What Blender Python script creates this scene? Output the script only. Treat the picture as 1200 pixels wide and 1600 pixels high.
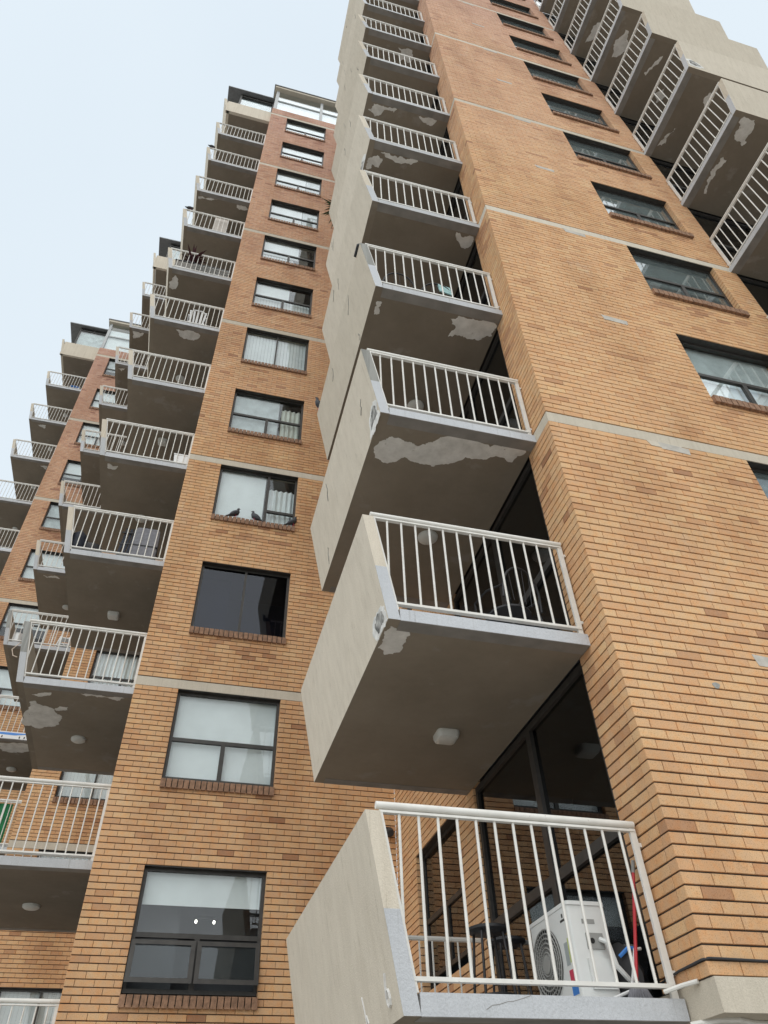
import bpy, math, random
import numpy as np
from mathutils import Vector, Matrix

random.seed(7)
S = bpy.context.scene
for o in list(bpy.data.objects):
    bpy.data.objects.remove(o)
COL = S.collection

# ------------------------------------------------------------------ camera
CZ = 1.6                       # eye height above the paving
FPX, YAW, PITCH, ROLL = 1131.9, 16.35, 43.92, -2.18
_y, _p, _r = (math.radians(a) for a in (YAW, PITCH, ROLL))
FWD = np.array([math.sin(_y) * math.cos(_p), math.cos(_y) * math.cos(_p), math.sin(_p)])
_rt = np.array([math.cos(_y), -math.sin(_y), 0.0])
_up = np.cross(_rt, FWD)
RGT = _rt * math.cos(_r) + _up * math.sin(_r)
UPV = -_rt * math.sin(_r) + _up * math.cos(_r)
cam = bpy.data.cameras.new('camera')
cam.sensor_fit = 'VERTICAL'
cam.sensor_height = 36.0
cam.sensor_width = 27.0
cam.lens = 36.0 * FPX / 1600.0
cam.clip_start = 0.05
cam.clip_end = 2000
camo = bpy.data.objects.new('camera', cam)
COL.objects.link(camo)
camo.matrix_world = Matrix(((RGT[0], UPV[0], -FWD[0], 0), (RGT[1], UPV[1], -FWD[1], 0),
                            (RGT[2], UPV[2], -FWD[2], CZ), (0, 0, 0, 1)))
S.camera = camo


def px(p):
    """photo pixel (1200 x 1600) of a world point, used only to choose level of detail"""
    v = np.array([p[0], p[1], p[2] - CZ])
    z = float(v @ FWD)
    if z < 0.2:
        return (-9999, -9999, 1e9)
    return (600 + FPX * float(v @ RGT) / z, 800 - FPX * float(v @ UPV) / z, z)


# ------------------------------------------------------------------ sky, sun, exposure
SUN_EL, SUN_AZ = 52.0, 205.0        # azimuth of the veiled sun, clockwise from +Y
W = bpy.data.worlds.new('World')
S.world = W
W.use_nodes = True
nt = W.node_tree
for n in list(nt.nodes):
    nt.nodes.remove(n)
out = nt.nodes.new('ShaderNodeOutputWorld')
bg = nt.nodes.new('ShaderNodeBackground')
sky = nt.nodes.new('ShaderNodeTexSky')
sky.sky_type = 'NISHITA'
sky.sun_disc = False
sky.sun_elevation = math.radians(SUN_EL)
sky.sun_rotation = math.radians(SUN_AZ)
sky.air_density = 1.2
sky.dust_density = 4.0
sky.ozone_density = 1.0
mul = nt.nodes.new('ShaderNodeVectorMath')
mul.operation = 'SCALE'
mul.inputs['Scale'].default_value = 0.10
tc = nt.nodes.new('ShaderNodeTexCoord')
noi = nt.nodes.new('ShaderNodeTexNoise')
noi.inputs['Scale'].default_value = 1.6
noi.inputs['Detail'].default_value = 4.0
noi.inputs['Roughness'].default_value = 0.45
ramp = nt.nodes.new('ShaderNodeValToRGB')
ramp.color_ramp.elements[0].position = 0.3
ramp.color_ramp.elements[0].color = (0.605, 0.682, 0.745, 1)
ramp.color_ramp.elements[1].position = 0.75
ramp.color_ramp.elements[1].color = (0.665, 0.735, 0.785, 1)
mix = nt.nodes.new('ShaderNodeMix')
mix.data_type = 'RGBA'
mix.inputs['Factor'].default_value = 0.94     # cloud deck over most of the blue
nt.links.new(tc.outputs['Generated'], noi.inputs['Vector'])
nt.links.new(noi.outputs['Fac'], ramp.inputs['Fac'])
nt.links.new(sky.outputs['Color'], mul.inputs[0])
nt.links.new(mul.outputs['Vector'], mix.inputs['A'])
nt.links.new(ramp.outputs['Color'], mix.inputs['B'])
nt.links.new(mix.outputs['Result'], bg.inputs['Color'])
bg.inputs['Strength'].default_value = 1.0
nt.links.new(bg.outputs['Background'], out.inputs['Surface'])

sl = bpy.data.lights.new('sun', 'SUN')
sl.energy = 1.5
sl.angle = math.radians(100)
sl.color = (1.0, 0.96, 0.90)
so = bpy.data.objects.new('sun', sl)
COL.objects.link(so)
_a, _e = math.radians(SUN_AZ), math.radians(SUN_EL)
sdir = Vector((math.sin(_a) * math.cos(_e), math.cos(_a) * math.cos(_e), math.sin(_e)))
so.rotation_euler = (-sdir).to_track_quat('-Z', 'Y').to_euler()
so.location = (0, -10, 40)

S.render.engine = 'CYCLES'
S.view_settings.view_transform = 'Standard'
S.view_settings.look = 'None'
S.view_settings.gamma = 1.0
S.view_settings.exposure = 0.38
S.view_settings.use_curve_mapping = False
S.cycles.max_bounces = 8
S.cycles.transparent_max_bounces = 12


# ------------------------------------------------------------------ materials
def newmat(name):
    m = bpy.data.materials.new(name)
    m.use_nodes = True
    t = m.node_tree
    b = t.nodes['Principled BSDF']
    return m, t, b


def N(t, kind, **kw):
    n = t.nodes.new(kind)
    for k, v in kw.items():
        setattr(n, k, v)
    return n


def noise(t, scale, detail=3.0, rough=0.5, vec=None, mapping=None):
    n = N(t, 'ShaderNodeTexNoise')
    n.inputs['Scale'].default_value = scale
    n.inputs['Detail'].default_value = detail
    n.inputs['Roughness'].default_value = rough
    g = N(t, 'ShaderNodeNewGeometry')
    if mapping:
        mp = N(t, 'ShaderNodeMapping')
        mp.inputs['Scale'].default_value = mapping
        t.links.new(g.outputs['Position'], mp.inputs['Vector'])
        t.links.new(mp.outputs['Vector'], n.inputs['Vector'])
    else:
        t.links.new(g.outputs['Position'], n.inputs['Vector'])
    return n


def rampn(t, src, stops):
    r = N(t, 'ShaderNodeValToRGB')
    e = r.color_ramp.elements
    e[0].position, e[0].color = stops[0][0], (*stops[0][1], 1)
    e[1].position, e[1].color = stops[-1][0], (*stops[-1][1], 1)
    for p, c in stops[1:-1]:
        x = e.new(p)
        x.color = (*c, 1)
    t.links.new(src, r.inputs['Fac'])
    return r


def mixc(t, fac, a, b, mode='MIX'):
    m = N(t, 'ShaderNodeMix')
    m.data_type = 'RGBA'
    m.blend_type = mode
    for sock, v in (('Factor', fac), ('A', a), ('B', b)):
        if isinstance(v, (int, float)):
            m.inputs[sock].default_value = v
        elif isinstance(v, tuple):
            m.inputs[sock].default_value = (*v, 1)
        else:
            t.links.new(v, m.inputs[sock])
    return m.outputs['Result']


def bump(t, b, src, strength=0.3, dist=0.01):
    n = N(t, 'ShaderNodeBump')
    n.inputs['Strength'].default_value = strength
    n.inputs['Distance'].default_value = dist
    t.links.new(src, n.inputs['Height'])
    t.links.new(n.outputs['Normal'], b.inputs['Normal'])


def simple(name, col, rough=0.6, metal=0.0, var=0.0, scale=8.0, bmp=0.0, bscale=60.0, spec=0.5):
    m, t, b = newmat(name)
    b.inputs['Roughness'].default_value = rough
    b.inputs['Metallic'].default_value = metal
    b.inputs['Specular IOR Level'].default_value = spec
    if var:
        n = noise(t, scale, 4)
        r = rampn(t, n.outputs['Fac'], [(0.3, tuple(c * (1 - var) for c in col)), (0.7, tuple(min(1, c * (1 + var)) for c in col))])
        t.links.new(r.outputs['Color'], b.inputs['Base Color'])
    else:
        b.inputs['Base Color'].default_value = (*col, 1)
    if bmp:
        n2 = noise(t, bscale, 3)
        bump(t, b, n2.outputs['Fac'], bmp, 0.01)
    return m


MAT = {}


def brick_material():
    m, t, b = newmat('tan_brick')
    b.inputs['Roughness'].default_value = 0.85
    b.inputs['Specular IOR Level'].default_value = 0.25
    a = N(t, 'ShaderNodeAttribute', attribute_name='tint', attribute_type='GEOMETRY')
    o = N(t, 'ShaderNodeAttribute', attribute_name='tint', attribute_type='OBJECT')
    add = N(t, 'ShaderNodeMath', operation='ADD')
    t.links.new(a.outputs['Fac'], add.inputs[0])
    t.links.new(o.outputs['Fac'], add.inputs[1])
    cr = rampn(t, add.outputs[0], [(0.0, (0.30, 0.150, 0.085)), (0.14, (0.45, 0.245, 0.135)), (0.42, (0.625, 0.370, 0.200)),
                                   (0.68, (0.670, 0.425, 0.232)), (1.0, (0.71, 0.490, 0.270))])
    # a redder batch of bricks towards the top storeys
    g = N(t, 'ShaderNodeNewGeometry')
    sx = N(t, 'ShaderNodeSeparateXYZ')
    t.links.new(g.outputs['Position'], sx.inputs['Vector'])
    nz = noise(t, 0.35, 2)
    mad = N(t, 'ShaderNodeMath', operation='MULTIPLY_ADD')
    t.links.new(nz.outputs['Fac'], mad.inputs[0])
    mad.inputs[1].default_value = 9.0
    t.links.new(sx.outputs['Z'], mad.inputs[2])
    mr = N(t, 'ShaderNodeMapRange')
    mr.inputs['From Min'].default_value = 18.0
    mr.inputs['From Max'].default_value = 41.0
    t.links.new(mad.outputs[0], mr.inputs['Value'])
    hs = N(t, 'ShaderNodeMath', operation='MULTIPLY')
    t.links.new(mr.outputs['Result'], hs.inputs[0])
    hs.inputs[1].default_value = 0.8
    red = mixc(t, 1.0, cr.outputs['Color'], (0.83, 0.84, 1.30), 'MULTIPLY')
    c1 = mixc(t, hs.outputs[0], cr.outputs['Color'], red)
    # mottled firing: orange and grey blushes inside the bricks
    n0 = noise(t, 14.0, 3, 0.6)
    r0_ = rampn(t, n0.outputs['Fac'], [(0.32, (1.04, 0.92, 0.80)), (0.5, (1.0, 1.0, 1.0)), (0.68, (0.94, 0.98, 1.06))])
    c1 = mixc(t, 0.9, c1, r0_.outputs['Color'], 'MULTIPLY')
    # grain and soot
    n1 = noise(t, 120.0, 3, 0.7)
    r1 = rampn(t, n1.outputs['Fac'], [(0.33, (0.50, 0.45, 0.40)), (0.47, (1.0, 1.0, 1.0)), (0.7, (1.08, 1.07, 1.05))])
    c2 = mixc(t, 0.65, c1, r1.outputs['Color'], 'MULTIPLY')
    n2 = noise(t, 0.9, 5, 0.6, mapping=(1, 1, 0.35))
    r2 = rampn(t, n2.outputs['Fac'], [(0.34, (0.78, 0.73, 0.68)), (0.56, (1.04, 1.04, 1.03))])
    c3 = mixc(t, 0.75, c2, r2.outputs['Color'], 'MULTIPLY')
    n7 = noise(t, 1.7, 7, 0.7, mapping=(1, 1, 0.6))
    r7 = rampn(t, n7.outputs['Fac'], [(0.60, (0, 0, 0)), (0.78, (0.35, 0.35, 0.35))])
    c3 = mixc(t, r7.outputs['Color'], c3, (0.60, 0.53, 0.44))
    t.links.new(c3, b.inputs['Base Color'])
    bump(t, b, n1.outputs['Fac'], 0.25, 0.004)
    return m


def concrete_material(name, c, dark, streak=0.5, bscale=90, bstr=0.35):
    m, t, b = newmat(name)
    b.inputs['Roughness'].default_value = 0.9
    b.inputs['Specular IOR Level'].default_value = 0.2
    n1 = noise(t, 1.0, 5, 0.65, mapping=(14, 9, 0.55))
    n2 = noise(t, 2.2, 5, 0.6)
    n3 = noise(t, 140.0, 2, 0.6)
    r1 = rampn(t, n1.outputs['Fac'], [(0.34, dark), (0.60, c)])
    r2 = rampn(t, n2.outputs['Fac'], [(0.3, tuple(x * 0.90 for x in c)), (0.65, tuple(min(1, x * 1.04) for x in c))])
    cc = mixc(t, streak, r2.outputs['Color'], r1.outputs['Color'])
    r3 = rampn(t, n3.outputs['Fac'], [(0.3, (0.84, 0.84, 0.83)), (0.6, (1.03, 1.03, 1.03))])
    cc = mixc(t, 0.7, cc, r3.outputs['Color'], 'MULTIPLY')
    oi = N(t, 'ShaderNodeObjectInfo')
    ro = rampn(t, oi.outputs['Random'], [(0.0, (0.90, 0.89, 0.87)), (1.0, (1.05, 1.05, 1.05))])
    cc = mixc(t, 1.0, cc, ro.outputs['Color'], 'MULTIPLY')
    # scattered dark pits and drip marks
    n5 = noise(t, 1.0, 6, 0.7, mapping=(26, 26, 1.1))
    r5 = rampn(t, n5.outputs['Fac'], [(0.30, (0.70, 0.68, 0.64)), (0.43, (1.0, 1.0, 1.0))])
    cc = mixc(t, 0.6, cc, r5.outputs['Color'], 'MULTIPLY')
    t.links.new(cc, b.inputs['Base Color'])
    n4 = noise(t, bscale, 3, 0.6)
    bump(t, b, n4.outputs['Fac'], bstr, 0.01)
    return m


def glass_material(name, tint, rough=0.01, ior=1.75, body=0.0, bodycol=(0.2, 0.22, 0.22), wav=0.0):
    m, t, b = newmat(name)
    t.nodes.remove(b)
    o = t.nodes['Material Output']
    lwt = N(t, 'ShaderNodeLayerWeight')
    lwt.inputs['Blend'].default_value = 0.5
    pw = N(t, 'ShaderNodeMath', operation='POWER')
    t.links.new(lwt.outputs['Facing'], pw.inputs[0])
    pw.inputs[1].default_value = 4.0
    fr = N(t, 'ShaderNodeMath', operation='MULTIPLY_ADD')
    t.links.new(pw.outputs[0], fr.inputs[0])
    r0 = ((ior - 1) / (ior + 1)) ** 2
    fr.inputs[1].default_value = 0.8
    fr.inputs[2].default_value = r0 * 0.8
    tr = N(t, 'ShaderNodeBsdfTransparent')
    tr.inputs['Color'].default_value = (*tint, 1)
    gl = N(t, 'ShaderNodeBsdfGlossy')
    gl.inputs['Roughness'].default_value = rough
    gl.inputs['Color'].default_value = (0.95, 0.97, 1.0, 1)
    if wav:
        n = noise(t, 3.0, 2)
        bp = N(t, 'ShaderNodeBump')
        bp.inputs['Strength'].default_value = wav
        bp.inputs['Distance'].default_value = 0.02
        t.links.new(n.outputs['Fac'], bp.inputs['Height'])
        t.links.new(bp.outputs['Normal'], gl.inputs['Normal'])
    base = tr
    if body:
        df = N(t, 'ShaderNodeBsdfDiffuse')
        nn = noise(t, 5.0, 6, 0.7, mapping=(1, 1, 3))
        rr = rampn(t, nn.outputs['Fac'], [(0.3, tuple(x * 0.55 for x in bodycol)), (0.7, tuple(x * 1.35 for x in bodycol))])
        t.links.new(rr.outputs['Color'], df.inputs['Color'])
        mx = N(t, 'ShaderNodeMixShader')
        mx.inputs['Fac'].default_value = body
        t.links.new(tr.outputs[0], mx.inputs[1])
        t.links.new(df.outputs[0], mx.inputs[2])
        base = mx
    ms = N(t, 'ShaderNodeMixShader')
    t.links.new(fr.outputs[0], ms.inputs['Fac'])
    t.links.new(base.outputs[0], ms.inputs[1])
    t.links.new(gl.outputs[0], ms.inputs[2])
    t.links.new(ms.outputs[0], o.inputs['Surface'])
    return m


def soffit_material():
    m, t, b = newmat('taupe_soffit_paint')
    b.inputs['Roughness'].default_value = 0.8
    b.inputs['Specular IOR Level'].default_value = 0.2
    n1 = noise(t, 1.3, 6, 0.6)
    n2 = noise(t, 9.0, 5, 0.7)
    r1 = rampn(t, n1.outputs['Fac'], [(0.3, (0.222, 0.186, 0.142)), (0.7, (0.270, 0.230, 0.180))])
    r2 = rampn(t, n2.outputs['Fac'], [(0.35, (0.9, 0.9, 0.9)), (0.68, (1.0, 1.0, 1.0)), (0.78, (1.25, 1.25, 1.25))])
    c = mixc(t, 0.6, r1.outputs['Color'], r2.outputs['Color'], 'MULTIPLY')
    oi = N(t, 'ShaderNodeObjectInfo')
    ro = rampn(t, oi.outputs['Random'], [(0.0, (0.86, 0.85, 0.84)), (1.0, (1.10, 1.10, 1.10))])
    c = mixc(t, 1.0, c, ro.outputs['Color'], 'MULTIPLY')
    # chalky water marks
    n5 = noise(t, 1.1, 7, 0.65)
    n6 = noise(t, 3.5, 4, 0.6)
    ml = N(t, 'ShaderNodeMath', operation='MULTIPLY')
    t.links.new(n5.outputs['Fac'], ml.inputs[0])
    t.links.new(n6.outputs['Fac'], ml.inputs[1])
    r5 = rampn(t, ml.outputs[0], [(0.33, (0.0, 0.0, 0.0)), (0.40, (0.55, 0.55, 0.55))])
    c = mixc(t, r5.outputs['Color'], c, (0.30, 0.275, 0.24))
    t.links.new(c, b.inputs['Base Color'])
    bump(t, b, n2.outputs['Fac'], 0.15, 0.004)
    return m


MAT['brick'] = brick_material()
MAT['mortar'] = simple('dark_raked_mortar', (0.060, 0.046, 0.036), 0.95, var=0.25, scale=5, bmp=0.4)
MAT['panel'] = concrete_material('beige_painted_concrete', (0.65, 0.585, 0.485), (0.57, 0.505, 0.41), 0.6)
MAT['band'] = concrete_material('cream_concrete_band', (0.62, 0.56, 0.465), (0.50, 0.45, 0.365), 0.35)
MAT['primer'] = concrete_material('pale_blue_grey_primer', (0.545, 0.56, 0.585), (0.48, 0.495, 0.515), 0.3, bscale=45, bstr=0.5)
MAT['oldcoat'] = concrete_material('weathered_grey_coating', (0.36, 0.36, 0.34), (0.17, 0.17, 0.16), 0.6)
MAT['strip'] = simple('grey_drip_strip_paint', (0.235, 0.22, 0.20), 0.85, var=0.18, scale=4, bmp=0.2)
MAT['soffit'] = soffit_material()
def patch_material():
    m, t, b = newmat('bare_render_patch')
    b.inputs['Roughness'].default_value = 0.95
    b.inputs['Specular IOR Level'].default_value = 0.15
    n1 = noise(t, 5.0, 5, 0.65)
    r1 = rampn(t, n1.outputs['Fac'], [(0.3, (0.55, 0.53, 0.49)), (0.65, (0.76, 0.74, 0.70))])
    n2 = noise(t, 6.5, 8, 0.75)
    r2 = rampn(t, n2.outputs['Fac'], [(0.64, (0, 0, 0)), (0.67, (1, 1, 1))])
    c = mixc(t, r2.outputs['Color'], r1.outputs['Color'], (0.235, 0.195, 0.15))
    t.links.new(c, b.inputs['Base Color'])
    bump(t, b, r2.outputs['Color'], 0.6, 0.004)
    return m


MAT['patch'] = patch_material()
MAT['render'] = simple('pale_mortar_smear', (0.48, 0.45, 0.40), 0.95, var=0.15, scale=9, bmp=0.3)
MAT['plaster'] = simple('white_plaster_scar', (0.70, 0.69, 0.66), 0.95, var=0.2, scale=12, bmp=0.6, bscale=30)
MAT['spall'] = simple('spalled_concrete', (0.26, 0.255, 0.24), 0.95, var=0.85, scale=11, bmp=0.8, bscale=25)
def rail_material():
    m, t, b = newmat('white_painted_steel')
    b.inputs['Roughness'].default_value = 0.5
    n1 = noise(t, 7.0, 4)
    r1 = rampn(t, n1.outputs['Fac'], [(0.3, (0.66, 0.64, 0.59)), (0.7, (0.76, 0.745, 0.70))])
    n2 = noise(t, 22.0, 6, 0.7)
    r2 = rampn(t, n2.outputs['Fac'], [(0.66, (0, 0, 0)), (0.70, (0.8, 0.8, 0.8))])
    c = mixc(t, r2.outputs['Color'], r1.outputs['Color'], (0.24, 0.15, 0.09))
    t.links.new(c, b.inputs['Base Color'])
    return m


MAT['white'] = rail_material()
MAT['frame'] = simple('dark_bronze_aluminium', (0.045, 0.042, 0.038), 0.45, metal=0.3, var=0.2, scale=10)
MAT['grey_frame'] = simple('grey_painted_frame', (0.42, 0.43, 0.43), 0.5, var=0.1)
MAT['black'] = simple('black_powder_coat', (0.018, 0.018, 0.02), 0.5)
MAT['rubber'] = simple('black_rubber', (0.03, 0.03, 0.032), 0.7)
MAT['sill'] = simple('brown_sill_brick', (0.27, 0.155, 0.095), 0.85, var=0.3, scale=18, bmp=0.3)
MAT['glass'] = glass_material('window_glass', (0.95, 0.975, 0.975), ior=1.5, wav=0.012)
MAT['dark_glass'] = glass_material('tinted_glass', (0.42, 0.46, 0.56), ior=1.5, wav=0.01)
MAT['frost'] = glass_material('dusty_glass', (0.8, 0.85, 0.85), 0.02, 1.6, 0.25, (0.24, 0.28, 0.28), wav=0.012)
MAT['dusty'] = glass_material('dirty_sash_glass', (0.75, 0.8, 0.82), 0.02, 1.5, 0.05, (0.2, 0.22, 0.22), wav=0.012)
MAT['door_glass'] = glass_material('door_glass', (0.45, 0.48, 0.5), ior=1.75, wav=0.012)
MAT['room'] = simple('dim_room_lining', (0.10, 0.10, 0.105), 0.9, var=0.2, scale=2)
MAT['blind'] = simple('white_blind_and_reflection', (0.74, 0.76, 0.76), 0.8, var=0.06, scale=3)  # real blinds; whitened further to carry sky reflection in upper windows
MAT['blind_reflection_grey'] = simple('grey_blind_and_reflection', (0.46, 0.50, 0.50), 0.8, var=0.2, scale=4)  # grey blinds, also standing in for sky reflected in clear panes
MAT['curtain'] = simple('cream_curtain_cloth', (0.62, 0.62, 0.56), 0.9, var=0.1, scale=5)
MAT['paving'] = concrete_material('pale_concrete_paving', (0.40, 0.385, 0.36), (0.32, 0.305, 0.28), 0.2)
MAT['roof'] = simple('grey_roof_sheet', (0.16, 0.165, 0.17), 0.6, var=0.15)
MAT['lens'] = simple('frosted_lamp_cover', (0.62, 0.62, 0.58), 0.35)
MAT['appliance'] = simple('off_white_sheet_metal', (0.70, 0.71, 0.69), 0.4, var=0.05, scale=5)
MAT['grille'] = simple('grey_plastic_grille', (0.30, 0.30, 0.285), 0.6)
MAT['dark'] = simple('dark_cavity', (0.02, 0.02, 0.02), 0.9)
MAT['red'] = simple('red_plastic', (0.50, 0.02, 0.03), 0.4)
MAT['blue'] = simple('blue_plastic', (0.05, 0.22, 0.62), 0.4)
MAT['sticker_red'] = simple('red_sticker', (0.6, 0.05, 0.10), 0.4)
MAT['sticker_lime'] = simple('lime_sticker', (0.50, 0.58, 0.14), 0.4)
MAT['sticker_grey'] = simple('grey_sticker', (0.36, 0.40, 0.40), 0.4)
MAT['ink'] = simple('dark_print', (0.03, 0.03, 0.03), 0.5)
MAT['green'] = simple('green_cloth', (0.01, 0.16, 0.055), 0.8, var=0.2, scale=6)
MAT['gold'] = simple('gold_print', (0.55, 0.38, 0.10), 0.7)
MAT['leaf'] = simple('palm_leaf', (0.035, 0.075, 0.03), 0.5, var=0.3, scale=12)
MAT['red_leaf'] = simple('dark_red_leaf', (0.07, 0.02, 0.025), 0.5, var=0.3, scale=12)
MAT['terracotta'] = simple('terracotta', (0.35, 0.13, 0.07), 0.8, var=0.1)
MAT['plum'] = simple('grey_luggage_cloth', (0.20, 0.20, 0.22), 0.8, var=0.15, scale=20)
MAT['navy'] = simple('dark_bag_cloth', (0.018, 0.022, 0.035), 0.75, var=0.3, scale=12)
MAT['pigeon'] = simple('grey_pigeon_feathers', (0.045, 0.048, 0.055), 0.7, var=0.45, scale=25)
MAT['teal'] = simple('teal_cloth', (0.35, 0.55, 0.55), 0.8, var=0.2, scale=15)
MAT['beige'] = simple('beige_laminate', (0.50, 0.45, 0.40), 0.6, var=0.08)
MAT['plastic'] = simple('white_plastic', (0.75, 0.75, 0.74), 0.35)
MAT['orange_tube'] = simple('beige_hose', (0.62, 0.52, 0.42), 0.6)
m, t, b = newmat('lit_bulb')
b.inputs['Emission Color'].default_value = (1, 0.95, 0.85, 1)
b.inputs['Emission Strength'].default_value = 3.0
MAT['bulb'] = m

# ------------------------------------------------------------------ mesh and object helpers
WLD = {}


class MB:
    def __init__(s):
        s.v, s.f, s.m = [], [], []

    def quad_mesh(s, verts, faces, mi=0):
        b0 = len(s.v)
        s.v += [tuple(map(float, v)) for v in verts]
        s.f += [tuple(i + b0 for i in f) for f in faces]
        s.m += [mi] * len(faces)
        return s

    def box(s, a, b, mi=0):
        x0, x1 = sorted((a[0], b[0])); y0, y1 = sorted((a[1], b[1])); z0, z1 = sorted((a[2], b[2]))
        return s.quad_mesh([(x0, y0, z0), (x1, y0, z0), (x1, y1, z0), (x0, y1, z0), (x0, y0, z1), (x1, y0, z1), (x1, y1, z1), (x0, y1, z1)],
                           [(0, 3, 2, 1), (4, 5, 6, 7), (0, 1, 5, 4), (1, 2, 6, 5), (2, 3, 7, 6), (3, 0, 4, 7)], mi)

    def hexa(s, p, mi=0):
        """8 corners: bottom ring then top ring"""
        return s.quad_mesh(p, [(0, 3, 2, 1), (4, 5, 6, 7), (0, 1, 5, 4), (1, 2, 6, 5), (2, 3, 7, 6), (3, 0, 4, 7)], mi)

    def bar(s, p, q, w, h, side=None, mi=0):
        """rectangular bar from p to q"""
        p, q = Vector(p), Vector(q)
        d = (q - p).normalized()
        sd = Vector(side) if side is not None else (Vector((0, 0, 1)) if abs(d.z) < 0.9 else Vector((1, 0, 0)))
        a = d.cross(sd).normalized() * (w / 2)
        c = a.cross(d).normalized() * (h / 2)
        return s.hexa([p - a - c, p + a - c, p + a + c, p - a + c, q - a - c, q + a - c, q + a + c, q - a + c], mi)

    def tube(s, pts, r, n=8, mi=0, caps=True, radii=None):
        pts = [Vector(p) for p in pts]
        rings = []
        ref = None
        for i, p in enumerate(pts):
            d = (pts[min(i + 1, len(pts) - 1)] - pts[max(i - 1, 0)]).normalized()
            if ref is None:
                ref = Vector((0, 0, 1)) if abs(d.z) < 0.9 else Vector((1, 0, 0))
            a = d.cross(ref).normalized()
            c = a.cross(d).normalized()
            ref = c
            rr = radii[i] if radii else r
            rings.append([p + (a * math.cos(2 * math.pi * j / n) + c * math.sin(2 * math.pi * j / n)) * rr for j in range(n)])
        vs = [v for ring in rings for v in ring]
        fs = []
        for i in range(len(pts) - 1):
            for j in range(n):
                fs.append((i * n + j, i * n + (j + 1) % n, (i + 1) * n + (j + 1) % n, (i + 1) * n + j))
        if caps:
            fs.append(tuple(range(n - 1, -1, -1)))
            fs.append(tuple((len(pts) - 1) * n + j for j in range(n)))
        return s.quad_mesh(vs, fs, mi)

    def loft(s, rings, mi=0, caps=True):
        n = len(rings[0])
        vs = [v for r in rings for v in r]
        fs = []
        for i in range(len(rings) - 1):
            for j in range(n):
                fs.append((i * n + j, i * n + (j + 1) % n, (i + 1) * n + (j + 1) % n, (i + 1) * n + j))
        if caps:
            fs.append(tuple(range(n - 1, -1, -1)))
            fs.append(tuple((len(rings) - 1) * n + j for j in range(n)))
        return s.quad_mesh(vs, fs, mi)

    def slab(s, pts, off, mi=0):
        """irregular flat piece: polygon of 3-D points thickened by vector off"""
        n = len(pts)
        off = Vector(off)
        vs = [Vector(p) for p in pts] + [Vector(p) + off for p in pts]
        fs = [tuple(range(n)), tuple(range(2 * n - 1, n - 1, -1))]
        fs += [(i, n + i, n + (i + 1) % n, (i + 1) % n) for i in range(n)]
        return s.quad_mesh(vs, fs, mi)

    def disc(s, c, nrm, r, h, n=24, mi=0, r2=None):
        c, nrm = Vector(c), Vector(nrm).normalized()
        return s.tube([c, c + nrm * h], r, n, mi, radii=[r, r2 if r2 else r])

    def mesh(s, name, mats, smooth=False, recalc=True):
        me = bpy.data.meshes.new(name)
        me.from_pydata(s.v, [], s.f)
        for m_ in (mats if isinstance(mats, (list, tuple)) else [mats]):
            me.materials.append(MAT[m_])
        if any(s.m):
            me.polygons.foreach_set('material_index', s.m)
        if recalc:
            import bmesh
            bm = bmesh.new()
            bm.from_mesh(me)
            bmesh.ops.recalc_face_normals(bm, faces=bm.faces)
            bm.to_mesh(me)
            bm.free()
        if smooth:
            me.polygons.foreach_set('use_smooth', [True] * len(me.polygons))
            me.set_sharp_from_angle(angle=math.radians(40))
        return me


def place(name, me, parent=None, loc=(0, 0, 0), rz=0.0):
    o = bpy.data.objects.new(name, me)
    COL.objects.link(o)
    o.location = loc
    o.rotation_euler = (0, 0, rz)
    WLD[o.name] = Matrix.Translation(Vector(loc)) @ Matrix.Rotation(rz, 4, 'Z')
    if parent is not None:
        o.parent = parent
        o.matrix_parent_inverse = WLD[parent.name].inverted()
    return o


def ob(name, mb, mats, parent=None, loc=(0, 0, 0), smooth=False, rz=0.0):
    return place(name, mb.mesh(name, mats, smooth), parent, loc, rz)


def thing(name, label, cat, loc, group=None, rz=0.0):
    o = place(name, None, None, loc, rz)
    o.empty_display_size = 0.3
    o['label'] = label
    o['category'] = cat
    if group:
        o['group'] = group
    return o


def tag(o, label, cat, group=None):
    o['label'] = label
    o['category'] = cat
    if group:
        o['group'] = group
    return o


# ------------------------------------------------------------------ storeys and plan
H = 2.8
Z0 = 0.985 + CZ


def ZK(k):
    return Z0 + H * k


C = H / 32.0              # brick course
BL = 0.24                 # brick length with joint
TOP = 12
# corner of every block: x, y of its front left corner
RX, RY = 3.308, 4.507
LX, LY = -1.098, 11.308
MX, MY = -3.87, 19.43
FX, FY = -8.61, 25.87
RIGHT_END = 8.12
W_OFF, W_WID = 0.70, 1.73
RW_OFF = 2.60

# ------------------------------------------------------------------ ground
g = MB()
g.quad_mesh([(-400, -400, 0), (400, -400, 0), (400, 400, 0), (-400, 400, 0)], [(0, 1, 2, 3)])
o = ob('ground', g, 'paving')
o['kind'] = 'structure'

# ------------------------------------------------------------------ brick walls
_brick_cache = {}


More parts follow.
